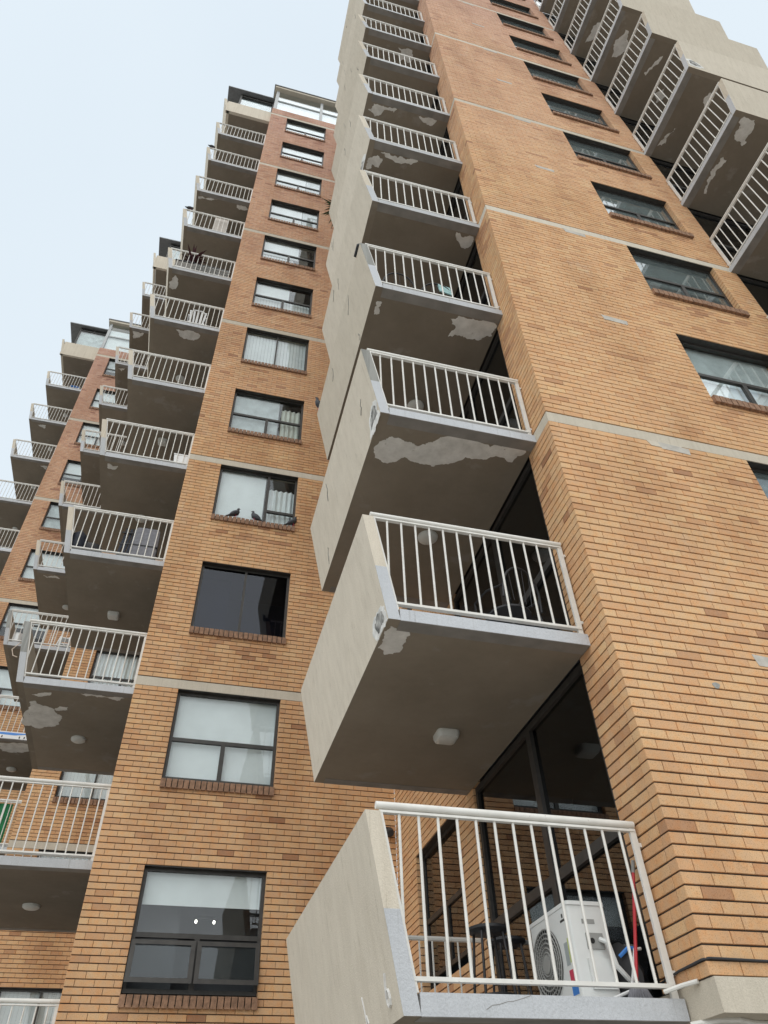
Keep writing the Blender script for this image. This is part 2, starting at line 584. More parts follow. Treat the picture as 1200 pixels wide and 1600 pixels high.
def brick_mesh(length, axis):
    key = (round(length, 3), axis)
    if key not in _brick_cache:
        hl, hh, dp = length / 2, 0.0376, 0.105
        e = 0.0025
        mb = MB()
        # face ring slightly smaller than the body: arris
        if axis == 'x':
            front = [(-hl + e, 0, -hh + e), (hl - e, 0, -hh + e), (hl - e, 0, hh - e), (-hl + e, 0, hh - e)]
            body = [(-hl, 0.004, -hh), (hl, 0.004, -hh), (hl, 0.004, hh), (-hl, 0.004, hh)]
            back = [(-hl, dp, -hh), (hl, dp, -hh), (hl, dp, hh), (-hl, dp, hh)]
        else:
            front = [(0, hl - e, -hh + e), (0, -hl + e, -hh + e), (0, -hl + e, hh - e), (0, hl - e, hh - e)]
            body = [(0.004, hl, -hh), (0.004, -hl, -hh), (0.004, -hl, hh), (0.004, hl, hh)]
            back = [(dp, hl, -hh), (dp, -hl, -hh), (dp, -hl, hh), (dp, hl, hh)]
        vs = front + body + back
        fs = [(0, 1, 2, 3)]
        for a in (0, 4):
            for j in range(4):
                fs.append((a + j, a + 4 + j, a + 4 + (j + 1) % 4, a + (j + 1) % 4))
        mb.quad_mesh(vs, fs)
        me = mb.mesh('brick', 'brick', recalc=False)
        _brick_cache[key] = me
    return _brick_cache[key]


def sub_intervals(a, b, cuts):
    iv = [(a, b)]
    for c0, c1 in cuts:
        nx = []
        for s_, e_ in iv:
            if c1 <= s_ or c0 >= e_:
                nx.append((s_, e_))
            else:
                if c0 > s_:
                    nx.append((s_, c0))
                if c1 < e_:
                    nx.append((c1, e_))
        iv = nx
    return iv


def brick_wall(block, axis, const, a, b, z0, z1, openings, phase, name='brick_wall', pick=None, npick=300, pool=None):
    """A brick leaf. axis 'x': runs along x in plane y=const and faces -y; axis 'y': runs along y in plane x=const and faces -x.
    openings: list of (a0, a1, zlow, zhigh, kind) with kind 'open' or 'band' (filled by something else)."""
    def P(u, dpt, z):
        return (u, const + dpt, z) if axis == 'x' else (const + dpt, u, z)
    # mortar bed and core
    zs = sorted({z0, z1} | {z for o_ in openings for z in o_[2:4] if z0 < z < z1})
    mb = MB()
    D0, D1 = 0.014, 0.24
    for za, zb in zip(zs[:-1], zs[1:]):
        mid = (za + zb) / 2
        cuts = [(o_[0], o_[1]) for o_ in openings if o_[2] < mid < o_[3]]
        for s_, e_ in sub_intervals(a, b, cuts):
            s2 = s_ + (0.009 if s_ > a else 0.011)
            e2 = e_ - (0.009 if e_ < b else 0.0)
            mb.box(P(s2, D0, za), P(e2, D1, zb))
    wall = ob(name, mb, 'mortar', block)
    # bricks
    rng = random.Random(int(const * 1000) + len(openings))
    rows = int(round((z1 - z0) / C))
    items = []
    for r in range(rows):
        zc = z0 + (r + 0.5) * C
        row = int(round((zc - Z0) / C - 0.5))
        cuts = [(o_[0], o_[1]) for o_ in openings if o_[2] - 0.01 < zc < o_[3] + 0.01]
        for s_, e_ in sub_intervals(a, b, cuts):
            # cells of running bond
            off = phase + (BL / 2 if row % 2 else 0.0)
            i0 = math.floor((s_ - off) / BL)
            edges = [s_]
            x = off + (i0 + 1) * BL
            while x < e_ - 0.045:
                if x - edges[-1] > 0.045:
                    edges.append(x)
                x += BL
            edges.append(e_)
            for q0, q1 in zip(edges[:-1], edges[1:]):
                g0 = 0.0 if q0 == s_ else 0.0022
                g1 = 0.0 if q1 == e_ else 0.0022
                tint = min(1.0, max(0.0, rng.gauss(0.55, 0.11)))
                if rng.random() < 0.012:
                    tint = rng.uniform(0.08, 0.28)
                mid_ = (q0 + q1) / 2
                for o_ in openings:      # weather staining below the sills
                    if o_[1] - o_[0] < 3 and o_[0] - 0.1 < mid_ < o_[1] + 0.1 and 0.02 < o_[2] - zc < 0.42 and rng.random() < 0.3:
                        tint *= rng.uniform(0.2, 0.75)
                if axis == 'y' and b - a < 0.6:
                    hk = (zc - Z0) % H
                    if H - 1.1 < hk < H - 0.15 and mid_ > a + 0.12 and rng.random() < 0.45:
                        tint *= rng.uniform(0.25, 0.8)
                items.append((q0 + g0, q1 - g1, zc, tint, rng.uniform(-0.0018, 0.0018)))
    # the ones that show largest become parts of their own
    chosen = set()
    if pick and pool is not None and pool[0] > 0:
        sc = []
        for i, (q0, q1, zc, tint, jt) in enumerate(items):
            c_ = P((q0 + q1) / 2, 0, zc)
            if not pick(c_):
                continue
            p0, p1 = px(P(q0, 0, zc)), px(P(q1, 0, zc))
            pz0, pz1 = px(P(q0, 0, zc - 0.038)), px(P(q0, 0, zc + 0.038))
            if not (-5 < p0[0] < 1205 and -5 < p0[1] < 1605):
                continue
            w = math.hypot(p1[0] - p0[0], p1[1] - p0[1])
            area = abs((p1[0] - p0[0]) * (pz1[1] - pz0[1]) - (p1[1] - p0[1]) * (pz1[0] - pz0[0]))
            if w < 9.5:
                continue
            sc.append((-area, i))
        sc.sort()
        n = min(npick, pool[0], len(sc))
        chosen = {i for _, i in sc[:n]}
        pool[0] -= n
    V, Fc, T = [], [], []
    e = 0.0025
    hh, dp = 0.0376, 0.105
    for i, (q0, q1, zc, tint, jt) in enumerate(items):
        if i in chosen:
            o_ = place('brick', brick_mesh(q1 - q0, axis), wall, P((q0 + q1) / 2, jt, zc))
            o_['tint'] = tint
            continue
        n0 = len(V)
        if axis == 'x':
            V += [(q0 + e, const + jt, zc - hh + e), (q1 - e, const + jt, zc - hh + e), (q1 - e, const + jt, zc + hh - e), (q0 + e, const + jt, zc + hh - e),
                  (q0, const + jt + 0.004, zc - hh), (q1, const + jt + 0.004, zc - hh), (q1, const + jt + 0.004, zc + hh), (q0, const + jt + 0.004, zc + hh),
                  (q0, const + dp, zc - hh), (q1, const + dp, zc - hh), (q1, const + dp, zc + hh), (q0, const + dp, zc + hh)]
        else:
            V += [(const + jt, q1 - e, zc - hh + e), (const + jt, q0 + e, zc - hh + e), (const + jt, q0 + e, zc + hh - e), (const + jt, q1 - e, zc + hh - e),
                  (const + jt + 0.004, q1, zc - hh), (const + jt + 0.004, q0, zc - hh), (const + jt + 0.004, q0, zc + hh), (const + jt + 0.004, q1, zc + hh),
                  (const + dp, q1, zc - hh), (const + dp, q0, zc - hh), (const + dp, q0, zc + hh), (const + dp, q1, zc + hh)]
        Fc.append((n0, n0 + 1, n0 + 2, n0 + 3))
        for a_ in (n0, n0 + 4):
            for j in range(4):
                Fc.append((a_ + j, a_ + 4 + j, a_ + 4 + (j + 1) % 4, a_ + (j + 1) % 4))
        T += [tint] * 12
    me = bpy.data.meshes.new('brickwork')
    me.from_pydata(V, [], Fc)
    me.materials.append(MAT['brick'])
    at = me.attributes.new('tint', 'FLOAT', 'POINT')
    at.data.foreach_set('value', T)
    bo = place('brickwork', me, wall)
    bo['kind'] = 'stuff'
    return wall


# ------------------------------------------------------------------ windows
def wave_cloth(x0, x1, z0, z1, y, amp, waves, thick=0.004):
    mb = MB()
    n = int(waves * 8)
    f = []
    for i in range(n + 1):
        u = i / n
        x = x0 + (x1 - x0) * u
        yy = y + amp * math.sin(2 * math.pi * waves * u) + amp * 0.4 * math.sin(2 * math.pi * waves * 0.37 * u + 1)
        f.append((x, yy))
    vs = [(x, yy, z0) for x, yy in f] + [(x, yy, z1) for x, yy in f]
    mb.quad_mesh(vs, [(i, i + 1, n + 2 + i, n + 1 + i) for i in range(n)])
    return mb


def window(block, x0, y, k, style, cover, sill_parts, glass='glass', name='window', w=W_WID, axis='x', sill=True):
    """window with its top at the band of storey k; the frame sits 0.10 m inside the brick face"""
    zt, zb = ZK(k) - 2 * C, ZK(k) - 21 * C
    zs = zb + 1.6 * C            # top of the sill
    ft, fd = 0.05, 0.05
    yi = y + 0.10
    x1 = x0 + w
    if axis == 'x':
        def Q(u, d, z): return (u, d, z)
    else:
        def Q(u, d, z): return (d, u, z)
    cx = (x0 + x1) / 2
    fr = MB()
    B = lambda a_, b_, mi=0: fr.box(Q(*a_), Q(*b_), mi)
    B((x0, yi, zs), (x0 + ft, yi + fd, zt))
    B((x1 - ft, yi, zs), (x1, yi + fd, zt))
    B((x0 + ft, yi, zt - ft), (x1 - ft, yi + fd, zt))
    B((x0 + ft, yi, zs), (x1 - ft, yi + fd, zs + ft))
    B((x0, y + 0.012, zt - 0.008), (x1, y + 0.10, zt - 0.001))            # head lining of the reveal
    fo = ob(name, fr, 'frame', block)
    panes = []
    zm = zs + (zt - zs) * 0.44
    if style in ('tr2', 'awn'):
        t_ = MB().box(Q(x0 + ft, yi - 0.004, zm - 0.03), Q(x1 - ft, yi + fd - 0.006, zm + 0.03))
        ob('transom', t_, 'frame', fo)
        mm = MB().box(Q(cx - 0.035, yi - 0.002, zs + ft), Q(cx + 0.035, yi + fd - 0.008, zm - 0.03))
        ob('mullion', mm, 'frame', fo)
        panes = [(x0 + ft, x1 - ft, zm + 0.03, zt - ft), (x0 + ft, cx - 0.035, zs + ft, zm - 0.03), (cx + 0.035, x1 - ft, zs + ft, zm - 0.03)]
        if style == 'awn':
            panes = panes[:1]
            for (s0, s1) in ((x0 + 0.012, cx - 0.012), (cx + 0.012, x1 - 0.012)):
                sh = MB()
                zz0, zz1 = zs + ft, zm - 0.075
                hgt = zz1 - zz0
                tilt = math.radians(17)
                def SP(u, d, h):      # hinged at its top edge, bottom pushed outward
                    return (u, yi - 0.015 - math.sin(tilt) * (hgt - h) - d * math.cos(tilt), zz1 - math.cos(tilt) * (hgt - h) + 0.02 - d * math.sin(tilt))
                def sbar(u0, u1, h0, h1):
                    sh.hexa([SP(u0, 0.04, h0), SP(u1, 0.04, h0), SP(u1, 0, h0), SP(u0, 0, h0), SP(u0, 0.04, h1), SP(u1, 0.04, h1), SP(u1, 0, h1), SP(u0, 0, h1)])
                sbar(s0, s0 + 0.06, 0, hgt); sbar(s1 - 0.06, s1, 0, hgt)
                sbar(s0 + 0.06, s1 - 0.06, 0, 0.06); sbar(s0 + 0.06, s1 - 0.06, hgt - 0.06, hgt)
                so_ = ob('open_sash', sh, 'frame', fo)
                pm = MB().hexa([SP(s0 + 0.06, 0.022, 0.06), SP(s1 - 0.06, 0.022, 0.06), SP(s1 - 0.06, 0.016, 0.06), SP(s0 + 0.06, 0.016, 0.06),
                                SP(s0 + 0.06, 0.022, hgt - 0.06), SP(s1 - 0.06, 0.022, hgt - 0.06), SP(s1 - 0.06, 0.016, hgt - 0.06), SP(s0 + 0.06, 0.016, hgt - 0.06)])
                ob('pane', pm, 'dusty', fo)
                ob('window_stay', MB().bar((s1 - 0.02, yi + 0.02, zs + 0.13), SP(s1 - 0.02, 0.0, 0.10), 0.012, 0.012), 'white', fo)
    elif style == 'two':
        mm = MB().box(Q(cx - 0.022, yi - 0.002, zs + ft), Q(cx + 0.022, yi + fd - 0.008, zt - ft))
        ob('mullion', mm, 'frame', fo)
        panes = [(x0 + ft, cx - 0.022, zs + ft, zt - ft), (cx + 0.022, x1 - ft, zs + ft, zt - ft)]
    elif style == 'side':
        c2 = x0 + w * 0.63
        mm = MB().box(Q(c2 - 0.03, yi - 0.002, zs + ft), Q(c2 + 0.03, yi + fd - 0.008, zt - ft))
        ob('mullion', mm, 'frame', fo)
        z2 = zs + (zt - zs) * 0.27
        ob('transom', MB().box(Q(c2 + 0.03, yi - 0.004, z2 - 0.03), Q(x1 - ft, yi + fd - 0.006, z2 + 0.03)), 'frame', fo)
        panes = [(x0 + ft, c2 - 0.03, zs + ft, zt - ft), (c2 + 0.03, x1 - ft, zs + ft, z2 - 0.03), (c2 + 0.03, x1 - ft, z2 + 0.03, zt - ft)]
    for (a0, a1, b0, b1) in panes:
        ob('pane', MB().box(Q(a0, yi + 0.020, b0), Q(a1, yi + 0.026, b1)), glass, fo)
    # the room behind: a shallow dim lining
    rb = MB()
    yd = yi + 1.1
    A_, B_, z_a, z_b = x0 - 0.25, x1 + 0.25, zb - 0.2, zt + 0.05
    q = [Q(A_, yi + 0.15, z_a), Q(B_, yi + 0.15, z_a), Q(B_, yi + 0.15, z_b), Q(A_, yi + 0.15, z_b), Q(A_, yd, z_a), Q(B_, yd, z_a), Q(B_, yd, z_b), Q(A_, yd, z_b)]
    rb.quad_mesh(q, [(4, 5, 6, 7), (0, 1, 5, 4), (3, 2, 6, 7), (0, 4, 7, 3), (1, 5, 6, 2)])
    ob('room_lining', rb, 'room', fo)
    yc = yi + 0.10
    if axis == 'x':
        for cv in cover:
            kind, f0, f1, h0, h1 = cv[:5]
            mat = cv[5] if len(cv) > 5 else None
            a0, a1 = x0 + w * f0, x0 + w * f1
            c0, c1 = zs + (zt - zs) * h0, zs + (zt - zs) * h1
            if kind == 'roller':
                ob('roller_blind', MB().box((a0, yc, c0), (a1, yc + 0.004, c1)), mat or 'blind', fo)
            elif kind == 'curtain':
                ob('curtain', wave_cloth(a0, a1, c0, c1, yc + 0.02, 0.02, max(2, (a1 - a0) * 9)), mat or 'curtain', fo, smooth=True)
            elif kind == 'vertical':
                vb = MB()
                nn = int((a1 - a0) / 0.085)
                for i in range(nn):
                    xx = a0 + (i + 0.5) * (a1 - a0) / nn
                    vb.bar((xx, yc + 0.02, c0), (xx, yc + 0.02, c1), 0.083, 0.002, side=(0.22, -1, 0))
                ob('vertical_blind', vb, mat or 'blind', fo)
    if sill and axis == 'x':
        nb = 20
        wd = (w + 0.02) / nb
        sb = MB()
        hw = wd / 2 - 0.007
        sh_ = [(-hw, -0.05, -0.105), (hw, -0.05, -0.105), (hw, 0.14, -0.085), (-hw, 0.14, -0.085),
               (-hw, -0.05, 0.03), (hw, -0.05, 0.03), (hw, 0.14, 0.07), (-hw, 0.14, 0.07)]
        if sill_parts:
            sb.hexa(sh_)
            me = sb.mesh('sill_brick', 'sill')
            for i in range(nb):
                place('sill_brick', me, fo, (x0 - 0.01 + (i + 0.5) * wd, y + random.uniform(-0.003, 0.003), zb + 0.068))
        else:
            for i in range(nb):
                xx = x0 - 0.01 + (i + 0.5) * wd
                sb.hexa([(xx + p[0], y + p[1], zb + 0.068 + p[2]) for p in sh_])
            so_ = ob('sill_bricks', sb, 'sill', fo)
            so_['kind'] = 'stuff'
        ob('sill_bed', MB().box((x0 + 0.003, y - 0.01, zb + 0.0), (x1 - 0.003, y + 0.10, zb + 0.08)), 'mortar', fo)
    return fo


# ------------------------------------------------------------------ balconies
P_B, P_T, P_TH = 1.885, 2.104, 0.107       # panel foot, panel head (it leans outward), thickness
B_D = 3.32                                  # depth behind the front rail
SB, ST, PT = -0.18, -0.06, 0.996            # slab bottom, slab top, panel head above the storey level
PATCH = {
    ('B1', 1): [[(1.87, 0.19), (1.83, 0.1), (1.65, 0.16), (1.65, 0.28), (1.65, 0.47), (1.78, 0.54), (1.86, 0.45)]],
    ('B1', 2): [[(1.78, 0.67), (1.79, 0.42), (1.67, 0.31), (1.45, 0.34), (1.24, 0.31), (1.07, 0.17), (0.58, 0.17), (0.06, 0.17), (0.16, 0.36), (0.39, 0.31), (0.51, 0.4), (0.9, 0.57), (1.28, 0.63), (1.44, 0.58), (1.58, 0.7)]],
    ('B1', 3): [[(0.71, 0.24), (0.57, 0.17), (0.29, 0.17), (0.04, 0.17), (0.03, 0.37), (0.29, 0.49), (0.45, 0.47), (0.65, 0.53), (0.59, 0.36)], [(1.8, 0.43), (1.8, 0.22), (1.74, 0.22), (1.73, 0.41)]],
    ('B1', 4): [[(0.36, 0.17), (0.05, 0.17), (0.03, 0.24), (0.06, 0.37), (0.12, 0.42), (0.22, 0.37), (0.31, 0.3)]],
    ('B1', 5): [[(1.84, 0.5), (1.84, 0.35), (1.67, 0.25), (1.55, 0.32), (1.59, 0.47), (1.82, 0.56)], [(1.62, 0.18), (1.52, 0.17), (1.38, 0.2), (1.07, 0.17), (0.86, 0.18), (1.03, 0.25), (1.4, 0.26)]],
    ('B1', 6): [[(0.68, 0.18), (0.51, 0.17), (0.25, 0.17), (0.28, 0.23), (0.4, 0.3), (0.53, 0.28)], [(1.8, 0.34), (1.71, 0.18), (1.41, 0.19), (1.18, 0.17), (1.24, 0.25), (1.46, 0.25), (1.63, 0.43)]],
    ('B2', 2): [[(1.86, 1.21), (1.76, 0.9), (1.72, 0.62), (1.62, 0.58), (1.55, 0.7), (1.43, 0.74), (1.3, 0.95), (1.25, 1.19), (1.28, 1.35), (1.38, 1.45), (1.7, 1.57), (1.86, 1.52)], [(1.67, 0.37), (1.35, 0.24), (1.57, 0.42)], [(0.88, 0.17), (0.53, 0.17), (0.17, 0.17), (0.43, 0.2), (0.79, 0.24)], [(1.33, 0.79), (1.1, 0.69), (1.12, 0.79), (1.31, 0.85)]],
    ('B2', 6): [[(1.19, 0.22), (0.94, 0.18), (0.7, 0.18), (0.56, 0.21), (0.6, 0.39), (0.7, 0.45), (0.83, 0.46), (1.09, 0.38)]],
    ('B2', 7): [[(1.84, 0.48), (1.66, 0.21), (1.6, 0.3), (1.58, 0.51), (1.62, 0.62), (1.73, 0.7), (1.84, 0.65)]],
    ('B2', 9): [[(1.84, 0.18), (1.49, 0.18), (1.16, 0.18), (1.37, 0.24), (1.82, 0.29)], [(0.48, 0.18), (0.14, 0.18), (0.06, 0.27), (0.2, 0.33), (0.35, 0.34)]],
    ('B2b', 9): [[(1.75, 0.23), (1.47, 0.18), (1.62, 0.36)]],
    ('B2b', 10): [[(1.75, 0.18), (1.26, 0.18), (1.44, 0.44), (1.72, 0.54)]],
    ('B4', 5): [[(1.7, 0.18), (1.8, 0.21), (1.81, 0.46), (1.69, 0.53), (1.5, 0.5), (1.34, 0.49), (1.44, 0.27)], [(0.34, 0.29), (0.6, 0.2), (0.8, 0.18), (1.07, 0.26), (1.03, 0.36), (0.74, 0.3), (0.34, 0.35)]],
    ('B4', 6): [[(0.25, 0.18), (0.5, 0.25), (0.7, 0.38), (0.62, 0.38), (0.35, 0.34)], [(1.33, 0.7), (1.54, 0.73), (1.54, 0.85), (1.24, 0.87)]],
    ('B4', 7): [[(1.05, 0.25), (1.45, 0.45), (1.5, 0.52), (1.35, 0.5), (1.0, 0.32)], [(0.5, 0.9), (0.75, 0.8), (0.95, 0.95), (0.7, 1.1)]],
    ('B4', 8): [[(0.7, 0.3), (1.1, 0.2), (1.4, 0.35), (1.15, 0.6), (0.8, 0.5)]],
    ('B1', 8): [[(0.9, 0.25), (0.5, 0.2), (0.45, 0.5), (0.75, 0.55)]],
    ('B2', 4): [[(1.72, 0.22), (1.5, 0.24), (1.55, 0.36), (1.7, 0.38)]],
    ('B3', 10): [[(1.5, 0.3), (1.1, 0.25), (1.2, 0.5)]],
    ('B3', 9): [[(0.6, 0.3), (0.25, 0.25), (0.3, 0.55)]],
    ('B2b', 5): [[(1.6, 0.25), (1.2, 0.22), (1.1, 0.32), (1.5, 0.36)]],
    ('B2b', 3): [[(1.5, 0.3), (0.4, 0.2), (0.2, 0.5), (0.9, 0.8)]],
    ('B4', 9): [[(0.4, 0.3), (0.9, 0.4), (1.1, 0.6), (0.6, 0.55)]],
}


def jag(poly, seed, amp=0.018):
    """roughen a polygon's outline"""
    r = random.Random(seed)
    pts = list(poly)
    for lev in range(4):
        nx = []
        n = len(pts)
        for i in range(n):
            p, q = pts[i], pts[(i + 1) % n]
            nx.append(p)
            L = math.hypot(q[0] - p[0], q[1] - p[1])
            if L > 0.018:
                k_ = min(amp * 2.2, L * 0.17) * r.gauss(0, 0.75)
                nx.append(((p[0] + q[0]) / 2 - (q[1] - p[1]) / L * k_, (p[1] + q[1]) / 2 + (q[0] - p[0]) / L * k_))
        pts = nx
    return pts


def balcony_column(block, tagname, ox, oy, kind, ks, back=True):
    """kind 'front': rail faces -y and runs towards -x from (ox, oy); kind 'side': rail faces -x and runs towards -y."""
    if kind == 'front':
        def L(u, w, z): return (ox - u, oy + w, z)
    else:
        def L(u, w, z): return (ox + w, oy - u, z)

    def LB(mb, a, b_, mi=0):
        return mb.box(L(*a), L(*b_), mi)

    def pu(z):     # panel outer offset at local height z
        return P_B + (P_T - P_B) * (z - SB) / (PT - SB)
    # shared meshes of this column, modelled at storey level 0
    slab = MB()
    LB(slab, (0.0, 0.0, ST), (P_B - P_TH, B_D, SB), 0)
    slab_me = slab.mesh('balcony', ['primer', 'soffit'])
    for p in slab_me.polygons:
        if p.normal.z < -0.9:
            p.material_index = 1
    strip = MB()
    LB(strip, (0.003, 0.003, SB - 0.004), (P_B - P_TH - 0.003, 0.15, SB))
    strip_me = strip.mesh('drip_strip', 'strip')
    strip2_me = LB(MB(), (0.003, B_D - 0.13, SB - 0.004), (P_B - P_TH - 0.003, B_D - 0.003, SB)).mesh('rear_drip_strip', 'strip')
    # side panel: leaning slab, front edge half repainted
    zmid = ST + (PT - ST) * 0.42
    pan = MB()
    levels = [SB, zmid, PT]

    def ring(z):
        o_, i_ = pu(z), pu(z) - P_TH
        return [L(i_, 0, z), L(o_, 0, z), L(o_, B_D, z), L(i_, B_D, z)]
    pan.hexa(ring(SB) + ring(PT))
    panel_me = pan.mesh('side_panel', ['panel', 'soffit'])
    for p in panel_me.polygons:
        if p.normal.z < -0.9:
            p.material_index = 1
    pe = MB()
    i0, o0, i1, o1 = pu(SB) - P_TH, pu(SB), pu(zmid) - P_TH, pu(zmid)
    pe.hexa([L(i0, -0.004, SB + 0.001), L(o0, -0.004, SB + 0.001), L(o0, 0.001, SB + 0.001), L(i0, 0.001, SB + 0.001),
             L(i1, -0.004, zmid), L(o1, -0.004, zmid), L(o1, 0.001, zmid), L(i1, 0.001, zmid)])
    edge_me = pe.mesh('edge_repaint', 'primer')
    hr = MB()
    hz, bz = 1.045, 0.012
    rw = 0.035
    n_h = 10
    hr.tube([L(0.025, rw, hz), L(2.02, rw, hz)], 0.027, n_h)
    LB(hr, (0.03, rw - 0.019, hz - 0.052), (2.0, rw + 0.019, hz - 0.036))
    hand_me = hr.mesh('handrail', 'white', smooth=True)
    br = MB()
    LB(br, (0.03, rw - 0.021, bz - 0.012), (pu(bz) - P_TH - 0.004, rw + 0.021, bz + 0.012))
    bot_me = br.mesh('bottom_rail', 'white')
    po = MB()
    LB(po, (0.022, rw - 0.012, ST), (0.07, rw + 0.012, hz - 0.03))
    LB(po, (-0.02, rw - 0.009, hz - 0.16), (0.03, rw + 0.009, hz - 0.13))
    LB(po, (-0.02, rw - 0.009, bz + 0.06), (0.03, rw + 0.009, bz + 0.09))
    post_me = po.mesh('post', 'white')
    pp = MB()
    e0, e1 = pu(ST) - P_TH - 0.012, pu(hz - 0.05) - P_TH - 0.012
    pp.bar(L(e0, rw, ST), L(e1, rw, hz - 0.05), 0.02, 0.035, side=(Vector(L(0, 1, 0)) - Vector(L(0, 0, 0))))
    lean_me = pp.mesh('leaning_post', 'white')
    bal = MB()
    bal.tube([(0, 0, bz + 0.01), (0, 0, hz - 0.04)], 0.0105, 6)
    bal_me = bal.mesh('baluster', 'white')
    # back rail
    bk = MB()
    bk.tube([L(0.03, B_D - rw, hz), L(1.97, B_D - rw, hz)], 0.024, 8)
    LB(bk, (0.03, B_D - rw - 0.02, bz - 0.012), (1.78, B_D - rw + 0.02, bz + 0.012))
    back_me = bk.mesh('back_rail', 'white', smooth=True)
    bb = MB()
    for i in range(13):
        u = 0.155 + 0.1415 * i
        bb.tube([L(u, B_D - rw, bz + 0.01), L(u, B_D - rw, hz)], 0.0095, 5)
    backb_me = bb.mesh('back_balusters', 'white')
    lamps = {}
    for k in ks:
        z = ZK(k)
        bo = place('balcony', slab_me, block, (0, 0, z))
        place('drip_strip', strip_me, bo, (0, 0, z))
        place('rear_drip_strip', strip2_me, bo, (0, 0, z))
        place('side_panel', panel_me, bo, (0, 0, z))
        place('edge_repaint', edge_me, bo, (0, 0, z))
        place('handrail', hand_me, bo, (0, 0, z))
        place('bottom_rail', bot_me, bo, (0, 0, z))
        place('post', post_me, bo, (0, 0, z))
        place('leaning_post', lean_me, bo, (0, 0, z))
        for i in range(13):
            u = 0.155 + 0.1415 * i
            p = L(u, rw, 0)
            place('baluster', bal_me, bo, (p[0], p[1], z))
        if back:
            place('back_rail', back_me, bo, (0, 0, z))
            if k == ks[0]:
                one = MB().tube([(0, 0, bz + 0.01), (0, 0, hz)], 0.0095, 5).mesh('back_baluster', 'white')
                for i in range(13):
                    p = L(0.155 + 0.1415 * i, B_D - rw, 0)
                    place('back_baluster', one, bo, (p[0], p[1], z))
            else:
                q = place('back_balusters', backb_me, bo, (0, 0, z))
                q['kind'] = 'stuff'
        # oyster light under the slab
        style = 'square' if (tagname == 'B1' and k == 1) or (tagname == 'B2' and k in (3, 5)) else 'round'
        if style not in lamps:
            lm = MB()
            lu, lw = (0.75, 1.87) if tagname == 'B1' else (0.97, 1.85)
            if style == 'square':
                def rr(s_, zz):
                    pts = []
                    for cx_, cy_, a0 in ((1, 1, 0), (-1, 1, 90), (-1, -1, 180), (1, -1, 270)):
                        for j in range(4):
                            an = math.radians(a0 + j * 30)
                            pts.append(L(lu + cx_ * s_ * 0.62 + 0.38 * s_ * math.cos(an), lw + cy_ * s_ * 0.62 + 0.38 * s_ * math.sin(an), zz))
                    return pts
                lm.loft([rr(0.12, SB), rr(0.12, SB - 0.03), rr(0.105, SB - 0.07), rr(0.085, SB - 0.08)])
            else:
                c_ = L(lu, lw, SB)
                lm.tube([(c_[0], c_[1], SB), (c_[0], c_[1], SB - 0.03), (c_[0], c_[1], SB - 0.05), (c_[0], c_[1], SB - 0.058)], 0.13, 20, radii=[0.135, 0.13, 0.10, 0.05])
            lamps[style] = lm.mesh('ceiling_light', 'lens', smooth=True)
        if not (tagname == 'B4' and k % 2):
            place('ceiling_light', lamps[style], bo, (0, 0, z))
        for pi, poly in enumerate(PATCH.get((tagname, k), [])):
            pts = [L(u, w, SB) for u, w in jag(poly, k * 10 + pi)]
            ob('bare_patch', MB().slab(pts, (0, 0, -0.003)), 'patch', bo, (0, 0, z))
        # old grey coating at the top of some panel edges, spalled corners
        if (tagname, k) in (('B1', 2), ('B1', 3), ('B2', 2), ('B2b', 4)):
            oc = MB()
            a0, a1 = pu(zmid + 0.002), pu(PT - 0.003)
            oc.hexa([L(a0 - P_TH, -0.003, zmid + 0.002), L(a0, -0.003, zmid + 0.002), L(a0, 0.001, zmid + 0.002), L(a0 - P_TH, 0.001, zmid + 0.002),
                     L(a1 - P_TH, -0.003, PT - 0.003), L(a1, -0.003, PT - 0.003), L(a1, 0.001, PT - 0.003), L(a1 - P_TH, 0.001, PT - 0.003)])
            ob('worn_edge', oc, 'oldcoat', bo, (0, 0, z))
        sp = {('B1', 1): [(0.03, -0.03), (0.01, -0.11), (0.012, -0.175), (0.36, -0.175), (0.43, -0.042), (0.30, 0.037), (0.16, 0.02)],
              ('B1', 2): [(0.012, 0.02), (0.012, -0.175), (0.42, -0.175), (0.34, 0.037), (0.18, 0.12), (0.08, 0.10)],
              ('B4', 6): [(0.012, 0.16), (0.012, -0.05), (0.2, -0.12), (0.42, -0.06), (0.3, 0.1), (0.12, 0.2)],
              ('B1', 5): [(0.3, -0.17), (0.9, -0.17), (0.8, -0.08), (0.45, 0.02)],
              ('B4', 5): [(1.2, -0.175), (2.2, -0.175), (1.9, -0.1), (1.5, -0.05)]}.get((tagname, k))
        if sp:
            for mi, (sc_, mt, of) in enumerate(((1.0, 'plaster', 0.004), (0.62, 'spall', 0.007))):
                cxm = sum(p[0] for p in sp) / len(sp); czm = sum(p[1] for p in sp) / len(sp)
                pts = [L(pu(zz), ww, zz) for ww, zz in jag([(cxm + (a - cxm) * sc_, czm + (c - czm) * sc_) for a, c in sp], k + mi, 0.012)]
                nrm = (Vector(L(1, 0, 0)) - Vector(L(0, 0, 0))) * of
                ob('spalled_corner', MB().slab(pts, nrm), mt, bo, (0, 0, z))


